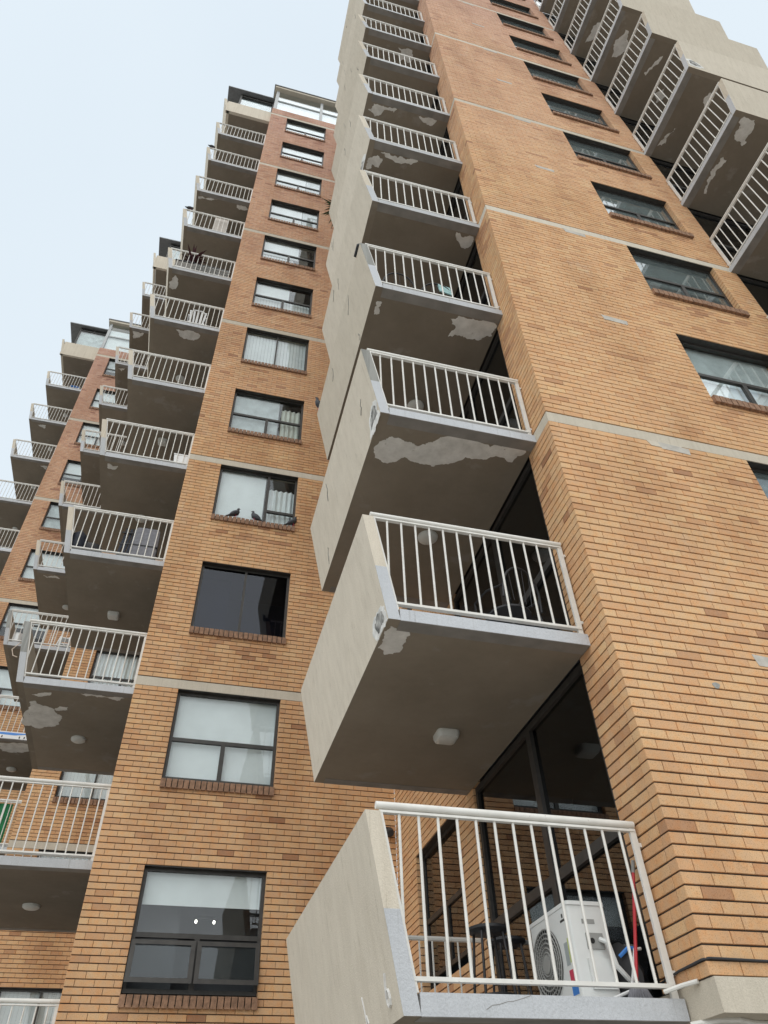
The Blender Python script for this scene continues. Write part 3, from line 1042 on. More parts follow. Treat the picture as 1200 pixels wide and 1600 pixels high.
def door(block, x, y0, y1, k, mull, kind='side', glass='door_glass'):
    """sliding glass door opening onto a balcony; kind 'side' lies in plane x and faces -x, 'front' lies in plane y=x and faces -y"""
    zb, zt = ZK(k) + ST + 0.01, ZK(k + 1) + SB - 0.002
    Q = (lambda u, d, z: (d, u, z)) if kind == 'side' else (lambda u, d, z: (u, d, z))
    fr = MB()
    d0, d1 = x + 0.03, x + 0.11
    for a, b_, z_a, z_b in ((y0, y0 + 0.06, zb, zt), (y1 - 0.06, y1, zb, zt), (y0 + 0.06, y1 - 0.06, zt - 0.07, zt), (y0 + 0.06, y1 - 0.06, zb, zb + 0.06)):
        fr.box(Q(a, d0, z_a), Q(b_, d1, z_b))
    fo = ob('sliding_door', fr, 'frame', block)
    ob('mullion', MB().box(Q(mull - 0.05, d0 - 0.006, zb + 0.06), Q(mull + 0.05, d1 - 0.01, zt - 0.07)), 'frame', fo)
    ob('transom', MB().box(Q(y0 + 0.06, d0 - 0.003, ZK(k) + 1.08), Q(mull - 0.05, d1 - 0.015, ZK(k) + 1.17)), 'frame', fo)
    ob('transom', MB().box(Q(mull + 0.05, d0 - 0.003, ZK(k) + 1.08), Q(y1 - 0.06, d1 - 0.015, ZK(k) + 1.17)), 'frame', fo)
    ob('pane', MB().box(Q(y0 + 0.06, d0 + 0.035, zb + 0.06), Q(mull - 0.05, d0 + 0.041, zt - 0.07)), glass, fo)
    ob('pane', MB().box(Q(mull + 0.05, d0 + 0.035, zb + 0.06), Q(y1 - 0.06, d0 + 0.041, zt - 0.07)), glass, fo)
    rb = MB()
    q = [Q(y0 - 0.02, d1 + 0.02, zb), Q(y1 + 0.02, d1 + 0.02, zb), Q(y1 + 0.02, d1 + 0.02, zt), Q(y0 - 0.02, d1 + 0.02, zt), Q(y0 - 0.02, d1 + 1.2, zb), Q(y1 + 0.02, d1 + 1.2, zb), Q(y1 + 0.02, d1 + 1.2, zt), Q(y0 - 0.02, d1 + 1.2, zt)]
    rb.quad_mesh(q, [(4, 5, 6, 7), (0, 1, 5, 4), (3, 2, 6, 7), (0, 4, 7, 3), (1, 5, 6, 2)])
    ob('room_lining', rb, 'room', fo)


def bands(block, x0, x1, y, yb, ks, side_len, side=True):
    """cream concrete band: slab edge showing on the face and round the left corner, every second storey"""
    for k in ks:
        mb = MB()
        z1, z0 = ZK(k), ZK(k) - 2 * C
        mb.box((x0 + 0.002, y + 0.002, z0), (x1, y + 0.24, z1 - 0.012))
        if side:
            mb.box((x0 + 0.002, y + 0.24, z0), (x0 + 0.24, y + side_len, z1 - 0.012))
        o_ = ob('concrete_band', mb, 'band', block)
        sh = MB().box((x0 + 0.012, y + 0.012, z1 - 0.012), (x1, y + 0.2, z1))
        ob('band_joint', sh, 'mortar', o_)


def nibs(block, x, y, ks):
    for k in ks:
        pts = [(x, y - 0.004, ZK(k) - 0.15), (x + 0.03, y - 0.004, ZK(k) - 0.235), (x + 0.20, y - 0.004, ZK(k) - 0.24), (x + 0.40, y - 0.004, ZK(k) - 0.255),
               (x + 0.41, y - 0.004, ZK(k) - 0.18), (x + 0.2, y - 0.004, ZK(k) - 0.165)]
        pts = [(p[0], p[1], p[2] - (0.14 if k == 1 else 0.02 if k % 2 == 0 else 0.0) - (0.03 if i_ in (1, 2, 3) else 0)) for i_, p in enumerate(pts)]
        ob('render_smear', MB().slab(pts, (0, 0.006, 0)), 'render', block)


def penthouse(block, x0, x1, y, side):
    """glazed top storey on a brick parapet, with its flat roof; beside it the walled terrace over the balcony stack"""
    zb, zr = ZK(TOP) + 0.64, ZK(TOP) + 3.17
    fr = MB()
    yi = y + 0.06
    xm = (x0 + x1) / 2
    zt = zb + (zr - zb) * 0.52
    for a, b_ in ((x0 + 0.02, x0 + 0.16), (xm - 0.06, xm + 0.06), (x1 - 0.16, x1 - 0.02)):
        fr.box((a, yi, zb), (b_, yi + 0.08, zr))
    for a, b_ in ((x0 + 0.16, xm - 0.06), (xm + 0.06, x1 - 0.16)):
        fr.box((a, yi + 0.005, zb), (b_, yi + 0.075, zb + 0.06))
        fr.box((a, yi + 0.005, zt - 0.04), (b_, yi + 0.075, zt + 0.04))
    po = ob('penthouse', fr, 'grey_frame', block)
    for a, b_ in ((x0 + 0.16, xm - 0.06), (xm + 0.06, x1 - 0.16)):
        ob('pane', MB().box((a, yi + 0.04, zb + 0.06), (b_, yi + 0.046, zt - 0.04)), 'glass', po)
        ob('pane', MB().box((a, yi + 0.04, zt + 0.04), (b_, yi + 0.046, zr)), 'glass', po)
        ob('roller_blind', MB().box((a, yi + 0.12, zb), (b_, yi + 0.125, zr - 0.5)), 'blind', po)
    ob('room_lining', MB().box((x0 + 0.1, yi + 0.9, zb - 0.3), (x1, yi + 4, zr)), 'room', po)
    rf = MB().box((x0 - 0.08, y - 0.10, zr), (x1, y + 5, zr + 0.16))
    ro = ob('roof', rf, 'band', po)
    ob('roof_edge', MB().box((x0 - 0.12, y - 0.14, zr + 0.16), (x1, y + 5, zr + 0.22)), 'roof', ro)
    # terrace side
    tz0, tz1 = ZK(TOP) + SB, ZK(TOP) + 0.98
    tx0, tx1 = x0 - P_T, x0 - 0.01
    ty = y + 0.333
    tp = MB()
    tp.box((tx0 + 0.17, ty, tz0), (tx1, ty + 0.12, tz1))
    to = ob('terrace_parapet', tp, 'panel', block)
    ob('terrace_side_panel', MB().hexa([(x0 - P_B, ty, tz0), (x0 - P_B + 0.107, ty, tz0), (x0 - P_B + 0.107, ty + B_D, tz0), (x0 - P_B, ty + B_D, tz0),
                                      (tx0 - 0.03, ty - 0.02, tz1 + 0.16), (tx0 + 0.08, ty - 0.02, tz1 + 0.16), (tx0 + 0.08, ty + B_D, tz1 + 0.16), (tx0 - 0.03, ty + B_D, tz1 + 0.16)]), 'panel', to)
    fl = MB().box((x0 - P_B + 0.11, ty + 0.12, tz0 + 0.002), (tx1, ty + B_D, tz0 + 0.12))
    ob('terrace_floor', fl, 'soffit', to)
    gy = ty + 0.16
    zr2 = ZK(TOP) + 2.85
    gf = MB()
    gx0, gx1 = x0 - 1.55, x0 - 0.02
    for a, b_ in ((gx0, gx0 + 0.07), (gx1 - 0.07, gx1)):
        gf.box((a, gy, tz0 + 0.12), (b_, gy + 0.06, zr2))
    gf.box((gx0 + 0.07, gy, zr2 - 0.30), (gx1 - 0.07, gy + 0.06, zr2 - 0.24))
    gf.box((gx0 + 0.07, gy, zr2 - 0.07), (gx1 - 0.07, gy + 0.06, zr2))
    gf.box(((gx0 + gx1) / 2 - 0.02, gy, zr2 - 0.24), ((gx0 + gx1) / 2 + 0.02, gy + 0.06, zr2 - 0.07))
    go = ob('terrace_glazing', gf, 'frame', block)
    ob('pane', MB().box((gx0 + 0.07, gy + 0.03, tz0 + 0.13), (gx1 - 0.07, gy + 0.036, zr2 - 0.3)), 'glass', go)
    ob('pane', MB().box((gx0 + 0.07, gy + 0.03, zr2 - 0.24), (gx1 - 0.07, gy + 0.036, zr2 - 0.07)), 'glass', go)
    ob('roller_blind', MB().box((gx0 + 0.07, gy + 0.1, tz0 + 0.13), (gx1 - 0.07, gy + 0.105, zr2 - 0.34)), 'blind_reflection_grey', go)  # sheet added to brighten the glass, its grey replacing reflected sky
    ob('terrace_end_wall', MB().box((gx0, gy + 0.061, tz0 + 0.12), (gx0 + 0.08, gy + 2.5, zr2)), 'strip', go)
    ob('terrace_roof', MB().box((tx0 - 0.05, ty - 0.02, zr2), (x0 - 0.02, ty + B_D, zr2 + 0.07)), 'roof', go)


VIEW = lambda c_: True


def block_common(block, x0, x1, y, y_back, win_off, levels, styles, base, pick, brick_phase, zstart, side_brick=0.56, side_win=True,
                 ztop=None, bandk=(0, 2, 4, 6, 8, 10, 12), parts_from=99, side_pick=None, fpick=300, spick=0, left_end=None):
    ztop = ztop or ZK(TOP) + 0.63
    ztop = zstart + round((ztop - zstart) / C) * C
    pool = [300]
    op = []
    for k in levels:
        op.append((x0 + win_off, x0 + win_off + W_WID, ZK(k) - 21 * C, ZK(k) - 2 * C))
    for k in bandk:
        op.append((x0 - 1, x1 + 1, ZK(k) - 2 * C, ZK(k)))
    brick_wall(block, 'x', y, x0, x1, zstart, ztop, op, x0, pick=pick, npick=fpick, pool=pool)
    # flank: brick pier, glazing, brick with a small window
    sop = []
    for k in bandk:
        sop.append((y - 1, y + side_brick + 0.01, ZK(k) - 2 * C, ZK(k)))
    brick_wall(block, 'y', x0 + 0.0, y + 0.112, y + side_brick, zstart, ztop, sop, y, name='flank_pier', pick=side_pick, npick=spick, pool=pool)
    d1 = y + 3.45
    sop2 = []
    if side_win:
        for k in levels:
            sop2.append((d1 + 0.65, d1 + 2.38, ZK(k) - 21 * C, ZK(k) - 2 * C))
    brick_wall(block, 'y', x0 + 0.0, d1, y_back, zstart, ztop, sop2, y, name='flank_wall', pick=side_pick, npick=60 if spick else 0, pool=pool)
    for k in range(0, TOP):
        door(block, x0, y + side_brick, d1, k, y + 1.88)
    if side_win:
        for k in levels[:3]:
            window(block, d1 + 0.65, x0, k, 'tr2', [], False, glass='door_glass', axis='y', sill=False)
    # floors behind the glazing so that the block is solid
    core = MB().box((x0 + 1.45, y + 1.5, 0), (x1 if x1 < 9 else 9, y_back, ztop))
    ob('core', core, 'room', block)
    bands(block, x0, x1, y, y_back, bandk, side_brick)
    for k in levels:
        st, cv, gl = styles(k)
        window(block, x0 + win_off, y, k, st, cv, k <= parts_from, glass=gl)


# ---- block R (nearest)
def in_r(c_):
    return True


blkR = thing('apartment_block', 'nearest tan brick block, its balcony stack in the middle and another at upper right', 'building', (RX, RY, 0), 'stepped blocks of the brick apartment building')


def styles_R(k):
    return 'tr2', [('roller', 0.02, 0.98, 0.42, 1.0, 'blind_reflection_grey')] + ([('roller', 0.02, 0.98, 0.02, 0.42, 'blind')] if k == 3 else []), ('frost' if k != 3 else 'glass')  # storey three: lower white sheet paints the bright reflection in the panes


block_common(blkR, RX, RIGHT_END, RY, LY, RW_OFF, list(range(1, TOP + 1)), styles_R, 0, in_r, RX, ZK(0), bandk=(2, 4, 6, 8, 10, 12),
             parts_from=8, side_pick=lambda c_: c_[2] < ZK(0) + 1.7 and c_[1] < RY + 0.6, fpick=230, spick=70)
nibs(blkR, 4.70, RY, range(1, TOP))
# widening of a smear under the band by the corner of storey two
ob('render_smear', MB().slab([(4.55, RY - 0.003, ZK(2) - 0.175), (4.6, RY - 0.003, ZK(2) - 0.26), (4.88, RY - 0.003, ZK(2) - 0.265), (5.0, RY - 0.003, ZK(2) - 0.258), (5.02, RY - 0.003, ZK(2) - 0.175)], (0, 0.008, 0)), 'band', blkR)
ob('render_smear', MB().slab([(4.19 + 0.035 * math.cos(a) * (1 + 0.2 * math.sin(3 * a)), RY - 0.003, 3.116 + CZ + 0.03 * math.sin(a)) for a in [2 * math.pi * i / 12 for i in range(12)]], (0, 0.006, 0)), 'oldcoat', blkR)
# base beam, undercroft wall
bm_ = MB().box((RX + 0.012, RY - 0.012, ZK(0) - 0.19), (RIGHT_END + 4, RY + 0.45, ZK(0) - 0.002))
bm_.box((RX + 0.012, RY + 0.45, ZK(0) - 0.19), (RX + 0.3, RY + 0.9, ZK(0) - 0.002))
ob('base_beam', bm_, 'band', blkR)
ob('undercroft_wall', MB().box((RX + 0.35, RY + 0.46, 0), (RIGHT_END + 4, RY + 0.7, ZK(0) - 0.19)), 'mortar', blkR)
ob('undercroft_soffit', MB().box((RX + 0.31, RY + 0.91, ZK(0) - 0.19), (RIGHT_END, LY, ZK(0) - 0.05)), 'soffit', blkR)
cab = MB().tube([(RX - 0.012, RY + 0.62, ZK(0) + 0.055), (RX - 0.012, RY + 0.3, ZK(0) + 0.085), (RX - 0.013, RY + 0.03, ZK(0) + 0.092), (RX + 0.02, RY - 0.013, ZK(0) + 0.094), (RX + 0.5, RY - 0.012, ZK(0) + 0.088), (RX + 1.2, RY - 0.012, ZK(0) + 0.092), (RX + 4.0, RY - 0.012, ZK(0) + 0.09)], 0.008, 8)
ob('wall_cable', cab, 'rubber', blkR, smooth=True)
pipe = MB().tube([(RX - 0.02, RY + 0.30, ZK(0) - 0.205), (RX + 0.08, RY + 0.16, ZK(0) - 0.20), (RX + 0.2, RY + 0.12, ZK(0) - 0.205), (RX + 0.35, RY + 0.2, ZK(0) - 0.205), (RX + 1.2, RY + 0.3, ZK(0) - 0.21)], 0.018, 8)
ob('conduit', pipe, 'white', blkR, smooth=True)
stub = MB().tube([(RX - 0.13, RY + 0.34, ZK(0) - 0.025), (RX - 0.05, RY + 0.24, ZK(0) - 0.005), (RX + 0.0, RY + 0.14, ZK(0) + 0.0)], 0.014, 8)
ob('drain_stub', stub, 'white', blkR, smooth=True)
balcony_column(blkR, 'B1', RX, RY + 0.333, 'front', list(range(0, TOP)))
balcony_column(blkR, 'B4', RIGHT_END - 0.11, RY, 'side', list(range(2, TOP)))
# glazing and wall behind the side stack
for k in range(2, TOP):
    door(blkR, RY, RIGHT_END + 0.001, RIGHT_END + 3.05, k, RIGHT_END + 1.5, kind='front')
wall2 = [(RIGHT_END + 3.0, RIGHT_END + 6.5, ZK(k) - 2 * C, ZK(k)) for k in (2, 4, 6, 8, 10, 12)]
brick_wall(blkR, 'x', RY, RIGHT_END + 3.05, RIGHT_END + 6.0, ZK(0), ZK(TOP) + 7 * C, wall2, RX, name='side_stack_wall')
bands(blkR, RIGHT_END + 3.05, RIGHT_END + 6.0, RY, LY, (2, 4, 6, 8, 10, 12), 0.3, side=False)
ob('lower_wall', MB().box((RIGHT_END + 0.02, RY + 0.02, ZK(0)), (RIGHT_END + 3.04, RY + 0.2, ZK(2) - 0.2)), 'mortar', blkR)
ob('roof', MB().box((RX - 0.1, RY - 0.1, ZK(TOP) + 0.63), (RIGHT_END + 6.1, LY, ZK(TOP) + 0.8)), 'roof', blkR)

# sprayed marks on the lowest side panel: a narrow figure six and a stroke below left
b0 = [o_ for o_ in bpy.data.objects if o_.name.startswith('balcony') and o_.parent == blkR][0]


def panel_pt(w, z):
    u = P_B + (P_T - P_B) * (z - SB) / (PT - SB) + 0.0025
    return (RX - u, RY + 0.333 + w, ZK(0) + z)


six = [(0.205, 0.075), (0.222, 0.035), (0.235, -0.005), (0.243, -0.05), (0.238, -0.082), (0.215, -0.10), (0.188, -0.092), (0.175, -0.062), (0.180, -0.03), (0.20, -0.008), (0.225, -0.02), (0.24, -0.05)]
mbx = MB()
for p, q in zip(six[:-1], six[1:]):
    mbx.bar(panel_pt(*p), panel_pt(*q), 0.004, 0.026, side=(1, 0, 0.1))
ob('sprayed_six', mbx, 'plastic', b0)
mbx = MB()
st2 = [(0.83, 0.06), (0.81, -0.02), (0.80, -0.10), (0.78, -0.05), (0.75, -0.10)]
for p, q in zip(st2[:-1], st2[1:]):
    mbx.bar(panel_pt(*p), panel_pt(*q), 0.004, 0.012, side=(1, 0, 0.1))
ob('sprayed_stroke', mbx, 'plastic', b0)
# crack in the fascia
cr = MB()
ck = [(2.62, -0.063), (2.58, -0.075), (2.54, -0.085), (2.50, -0.095), (2.46, -0.098), (2.41, -0.112), (2.36, -0.118), (2.32, -0.14)]
for p, q in zip(ck[:-1], ck[1:]):
    cr.bar((p[0] - 0.38, RY + 0.3325, ZK(0) + p[1]), (q[0] - 0.38, RY + 0.3325, ZK(0) + q[1]), 0.002, 0.003)
ob('fascia_crack', cr, 'strip', b0)

# chips and hairline cracks near the joints of the nearest stack's side panels
for o_ in [o_ for o_ in bpy.data.objects if o_.name.split('.')[0] == 'balcony' and o_.parent == blkR]:
    k = int(round((o_.location.z - Z0) / H))
    kids = [c for c in o_.children if c.name.startswith('side_panel')]
    if k < 2 or abs(kids[0].data.vertices[0].co.x - (RX - P_B)) > 0.6:
        continue
    rnd = random.Random(k)
    for j in range(3):
        w0 = rnd.uniform(0.3, 2.8); z0 = rnd.uniform(0.5, 0.95) if j else rnd.uniform(-0.16, 0.1)
        ck = MB()
        p = (w0, z0)
        for i in range(6):
            q = (p[0] + rnd.uniform(-0.03, 0.06), p[1] - rnd.uniform(0.01, 0.06))
            if q[1] < SB + 0.01:
                break
            a_ = Vector(panel_pt(*p)) + Vector((0, 0, ZK(k) - ZK(0))); b_ = Vector(panel_pt(*q)) + Vector((0, 0, ZK(k) - ZK(0)))
            ck.bar(a_, b_, 0.004, rnd.uniform(0.004, 0.014), side=(1, 0, 0.1))
            p = q
        if ck.v:
            ob('hairline_crack', ck, 'oldcoat', o_)

# ---- block L
blkL = thing('apartment_block', 'second brick block, its column of dark-framed windows in full view left of the nearest block', 'building', (LX, LY, 0), 'stepped blocks of the brick apartment building')


def styles_L(k):
    if k == 1:
        return 'awn', [('roller', 0.03, 0.97, 0.70, 1.0, 'blind')], 'glass'
    if k == 2:
        return 'tr2', [('roller', 0.02, 0.98, 0.0, 1.0, 'blind'), ], 'glass'
    if k == 3:
        return 'two', [], 'dark_glass'
    if k == 4:
        return 'side', [('roller', 0.03, 0.60, 0.0, 1.0, 'blind'), ('curtain', 0.63, 0.98, 0.0, 0.78, 'blind')], 'glass'
    if k == 5:
        return 'tr2', [('curtain', 0.70, 0.97, 0.0, 0.84, 'curtain'), ('roller', 0.03, 0.66, 0.0, 1.0, 'blind_reflection_grey')], 'glass'  # left grey sheet is the reflected sky put into colour
    if k == 6:
        return 'two', [('vertical', 0.03, 0.97, 0.0, 1.0)], 'glass'
    if k == 7:
        return 'tr2', [('vertical', 0.03, 0.97, 0.0, 0.5), ('roller', 0.03, 0.6, 0.45, 1.0, 'blind')], 'glass'
    if k == 8:
        return 'tr2', [('roller', 0.03, 0.68, 0.40, 1.0, 'blind'), ('vertical', 0.03, 0.6, 0.0, 0.4)], 'glass'
    if k in (9, 10):
        return 'tr2', [('roller', 0.03, 0.66, 0.0, 1.0, 'blind'), ('roller', 0.67, 0.97, 0.0, 1.0, 'blind_reflection_grey')], 'glass'  # white left part paints the sky reflected in the glass
    return 'tr2', [('roller', 0.03, 0.97, 0.0, 1.0, 'blind')], 'glass'


block_common(blkL, LX, RX, LY, MY, W_OFF, list(range(1, TOP + 1)), styles_L, 0, lambda c_: c_[0] < 1.5 and c_[2] < ZK(3), LX, ZK(0) - 30 * C,
             parts_from=8, fpick=300)
balcony_column(blkL, 'B2', LX, LY + 0.333, 'front', list(range(0, TOP)))
penthouse(blkL, LX, RX - 0.1, LY, True)
# lit spot lamps seen through the lowest window
lw = [o_ for o_ in bpy.data.objects if o_.name.startswith('window') and o_.parent == blkL and o_.name.split('.')[0] == 'window'][0]
sp = MB().bar((0.42, LY + 0.75, ZK(1) - 0.62), (0.72, LY + 0.75, ZK(1) - 0.62), 0.04, 0.04)
ob('spot_bar', sp, 'frame', lw)
for xx in (0.44, 0.70):
    ob('spot_bulb', MB().tube([(xx, LY + 0.75, ZK(1) - 0.655), (xx, LY + 0.748, ZK(1) - 0.665), (xx, LY + 0.745, ZK(1) - 0.69), (xx, LY + 0.744, ZK(1) - 0.70)], 0.02, 10, radii=[0.008, 0.018, 0.018, 0.008]), 'bulb', lw, smooth=True)

# ---- block M
blkM = thing('apartment_block', 'third brick block, mostly hidden behind the balconies of the windowed block', 'building', (MX, MY, 0), 'stepped blocks of the brick apartment building')


def styles_M(k):
    return ('two', [('vertical', 0.03, 0.97, 0.0, 1.0)], 'glass') if k % 2 else ('tr2', [('curtain', 0.03, 0.97, 0.0, 1.0, 'blind')], 'glass')


block_common(blkM, MX, LX, MY, FY, W_OFF, list(range(1, TOP + 1)), styles_M, 0, lambda c_: c_[0] < -1.9 and ZK(1) < c_[2] < ZK(4), MX, ZK(0) - 30 * C, fpick=200)
balcony_column(blkM, 'B2b', MX, MY + 0.333, 'front', list(range(1, TOP)))
penthouse(blkM, MX, LX, MY, True)

# ---- block F
blkF = thing('apartment_block', 'farthest brick block at the left edge with balconies against the sky', 'building', (FX, FY, 0), 'stepped blocks of the brick apartment building')


def styles_F(k):
    return 'tr2', [('roller', 0.03, 0.97, 0.35 if k % 3 == 0 else 0.0, 1.0, 'blind' if k % 4 else 'blind_reflection_grey')], 'glass'


block_common(blkF, FX, MX, FY, FY + 7, W_OFF, list(range(3, TOP + 1)), styles_F, 0, None, FX, ZK(2), side_win=False)
ob('lower_wall', MB().box((FX, FY + 0.05, 0), (MX, FY + 0.3, ZK(2))), 'mortar', blkF)
balcony_column(blkF, 'B3', FX, FY + 0.40, 'front', list(range(3, TOP)))
penthouse(blkF, FX, MX, FY, True)

# ------------------------------------------------------------------ things on the balconies
FL = ST   # balcony floor below storey level


def fz(k):
    return ZK(k) + ST


# air-conditioning outdoor unit
ax0, ax1, ay0, ay1, az0, az1 = 2.78, 3.08, 5.20, 5.86, fz(0) + 0.05, fz(0) + 0.66
ac = thing('outdoor_unit', 'white air-conditioner outdoor unit on the lowest balcony beside the brick pier', 'air conditioner', (2.93, 5.5, fz(0)))
r_ = 0.025
cs = MB()
prof = []
for (cx_, cy_, a0) in ((ax1 - r_, ay1 - r_, 0), (ax0 + r_, ay1 - r_, 90), (ax0 + r_, ay0 + r_, 180), (ax1 - r_, ay0 + r_, 270)):
    for j in range(4):
        an = math.radians(a0 + j * 30)
        prof.append((cx_ + r_ * math.cos(an), cy_ + r_ * math.sin(an)))
cs.loft([[(x, y, z) for x, y in prof] for z in (az0, az1 - 0.025)])
ob('casing', cs, 'appliance', ac, smooth=True)
ld = MB()
ccx, ccy = (ax0 + ax1) / 2, (ay0 + ay1) / 2
ld.loft([[(ccx + (x - ccx) * s_, ccy + (y - ccy) * s_, z) for x, y in prof] for s_, z in ((1.03, az1 - 0.03), (1.03, az1 - 0.006), (0.99, az1))])
ob('lid', ld, 'appliance', ac, smooth=True)
fc = (ax0, ay0 + 0.42, az0 + 0.29)
ob('fan_recess', MB().disc((fc[0] + 0.001, fc[1], fc[2]), (-1, 0, 0), 0.225, 0.006, 36), 'dark', ac)
gr = MB()
for rr in (0.225, 0.195, 0.165, 0.135, 0.105, 0.075):
    pts = [(fc[0] - 0.012, fc[1] + rr * math.cos(a), fc[2] + rr * math.sin(a)) for a in [2 * math.pi * i / 32 for i in range(33)]]
    gr.tube(pts, 0.006, 5, caps=False)
for i in range(36):
    a = 2 * math.pi * i / 36
    gr.bar((fc[0] - 0.010, fc[1] + 0.06 * math.cos(a), fc[2] + 0.06 * math.sin(a)), (fc[0] - 0.010, fc[1] + 0.225 * math.cos(a), fc[2] + 0.225 * math.sin(a)), 0.004, 0.004)
ob('fan_grille', gr, 'grille', ac)
ob('fan_hub', MB().disc((fc[0] - 0.006, fc[1], fc[2]), (-1, 0, 0), 0.06, 0.012, 24), 'grille', ac)
ob('sticker', MB().box((ax0 - 0.0015, ay0 + 0.03, az0 + 0.04), (ax0, ay0 + 0.12, az0 + 0.11)), 'blue', ac)
ob('sticker', MB().box((ax0 - 0.0015, ay0 + 0.03, az0 + 0.11), (ax0, ay0 + 0.12, az0 + 0.19)), 'sticker_red', ac)
ob('sticker', MB().box((ax0 - 0.0015, ay0 + 0.035, az0 + 0.23), (ax0, ay0 + 0.075, az0 + 0.38)), 'sticker_lime', ac)
ob('sticker', MB().box((ax0 - 0.0015, ay0 + 0.08, az0 + 0.22), (ax0, ay0 + 0.135, az0 + 0.36)), 'sticker_grey', ac)
ob('badge', MB().box((ax0 - 0.0015, ay0 + 0.05, az0 + 0.49), (ax0, ay0 + 0.13, az0 + 0.505)).box((ax0 - 0.0015, ay0 + 0.08, az0 + 0.515), (ax0, ay0 + 0.10, az0 + 0.54)), 'ink', ac)
ep = MB().box((ax0 + 0.09, ay0 - 0.02, az0 + 0.06), (ax1 - 0.03, ay0 + 0.002, az0 + 0.24))
ob('valve_cover', ep, 'appliance', ac)
ob('handle_recess', MB().box((ax0 + 0.10, ay0 - 0.003, az1 - 0.15), (ax0 + 0.20, ay0 + 0.01, az1 - 0.12)), 'grille', ac)
ob('connection_box', MB().box((ax0 + 0.11, ay0 - 0.012, az1 - 0.31), (ax1 - 0.06, ay0 + 0.002, az1 - 0.21)), 'grille', ac)
ob('pipe_port', MB().disc((ax0 + 0.15, ay0 - 0.012, az1 - 0.26), (0, -1, 0), 0.018, 0.004, 14), 'dark', ac)
ob('lagged_pipe', MB().tube([(ax0 + 0.21, ay0 - 0.012, az1 - 0.25), (ax0 + 0.24, ay0 - 0.06, az1 - 0.28), (ax0 + 0.27, ay0 - 0.06, az1 - 0.42), (ax1 + 0.08, ay0 - 0.04, az1 - 0.52), (ax1 + 0.14, ay0 + 0.1, az1 - 0.56)], 0.018, 8), 'appliance', ac, smooth=True)
ob('hose', MB().tube([(ax1 - 0.1, ay0 - 0.02, fz(0) + 0.05), (ax1 + 0.02, ay0 - 0.1, fz(0) + 0.09), (ax1 + 0.07, ay0 - 0.12, fz(0) + 0.24), (ax1 + 0.10, ay0 - 0.12, fz(0) + 0.33), (ax1 + 0.16, ay0 - 0.10, fz(0) + 0.34)], 0.011, 8), 'plastic', ac, smooth=True)
for yy in (ay0 + 0.1, ay1 - 0.1):
    ob('foot', MB().box((ax0 + 0.02, yy - 0.03, fz(0)), (ax1 - 0.02, yy + 0.03, az0)), 'rubber', ac)


def bar_stool(x, y, z, label):
    t_ = thing('bar_stool', label, 'stool', (x, y, z), 'stools on the lowest balcony')
    ob('seat', MB().tube([(x, y, z + 0.70), (x, y, z + 0.715), (x, y, z + 0.735), (x, y, z + 0.742)], 0.17, 20, radii=[0.15, 0.17, 0.17, 0.15]), 'black', t_, smooth=True)
    for i in range(4):
        a = math.pi / 4 + i * math.pi / 2
        ob('leg', MB().tube([(x + 0.13 * math.cos(a), y + 0.13 * math.sin(a), z + 0.70), (x + 0.2 * math.cos(a), y + 0.2 * math.sin(a), z)], 0.011, 6), 'black', t_)
    pts = [(x + 0.175 * math.cos(a), y + 0.175 * math.sin(a), z + 0.25) for a in [2 * math.pi * i / 20 for i in range(21)]]
    ob('foot_ring', MB().tube(pts, 0.008, 6, caps=False), 'black', t_)


bar_stool(2.60, 6.28, fz(0), 'black metal bar stool nearer the railing, left of the air conditioner')
bar_stool(2.90, 6.62, fz(0) + 0.0, 'black metal bar stool behind the other one, against the glass door')

mp = thing('mop', 'mop with red handle leaning on the brick pier of the lowest balcony', 'mop', (3.10, 5.02, fz(0)))
ob('handle', MB().tube([(3.10, 5.02, fz(0) + 0.12), (3.255, 4.98, fz(0) + 0.80)], 0.012, 8), 'red', mp, smooth=True)
ob('grip', MB().tube([(3.255, 4.98, fz(0) + 0.80), (3.275, 4.975, fz(0) + 0.885)], 0.0135, 8), 'grille', mp, smooth=True)
hd = MB()
for i in range(26):
    a = 2 * math.pi * i / 26
    hd.tube([(3.10, 5.02, fz(0) + 0.13), (3.10 + 0.05 * math.cos(a), 5.02 + 0.05 * math.sin(a), fz(0) + 0.08), (3.10 + 0.09 * math.cos(a), 5.02 + 0.07 * math.sin(a), fz(0) + 0.005)], 0.008, 4)
ob('mop_head', hd, 'plum', mp)
bg_ = thing('storage_bag', 'black bag with a blue strap slumped behind the mop', 'bag', (3.17, 5.3, fz(0)))


def blob(cx_, cy_, z0, rx, ry, h, seed, n=14, m_=8):
    rnd = random.Random(seed)
    rings = []
    for i in range(m_ + 1):
        t_ = i / m_
        rad = (0.82 + 0.25 * math.sin(math.pi * t_)) * (1.0 if t_ < 0.75 else 1.0 - (t_ - 0.75) * 3.0)
        rings.append([(cx_ + rx * rad * math.cos(2 * math.pi * j / n) * rnd.uniform(0.9, 1.08), cy_ + ry * rad * math.sin(2 * math.pi * j / n) * rnd.uniform(0.9, 1.08), z0 + h * t_ + rnd.uniform(-0.01, 0.01) * (0 < i < m_)) for j in range(n)])
    return MB().loft(rings)


ob('sack', blob(3.19, 5.32, fz(0), 0.10, 0.20, 0.42, 3), 'rubber', bg_, smooth=True)
ob('strap', MB().tube([(3.10, 5.16, fz(0) + 0.30), (3.16, 5.12, fz(0) + 0.35), (3.23, 5.13, fz(0) + 0.34)], 0.014, 6), 'blue', bg_, smooth=True)


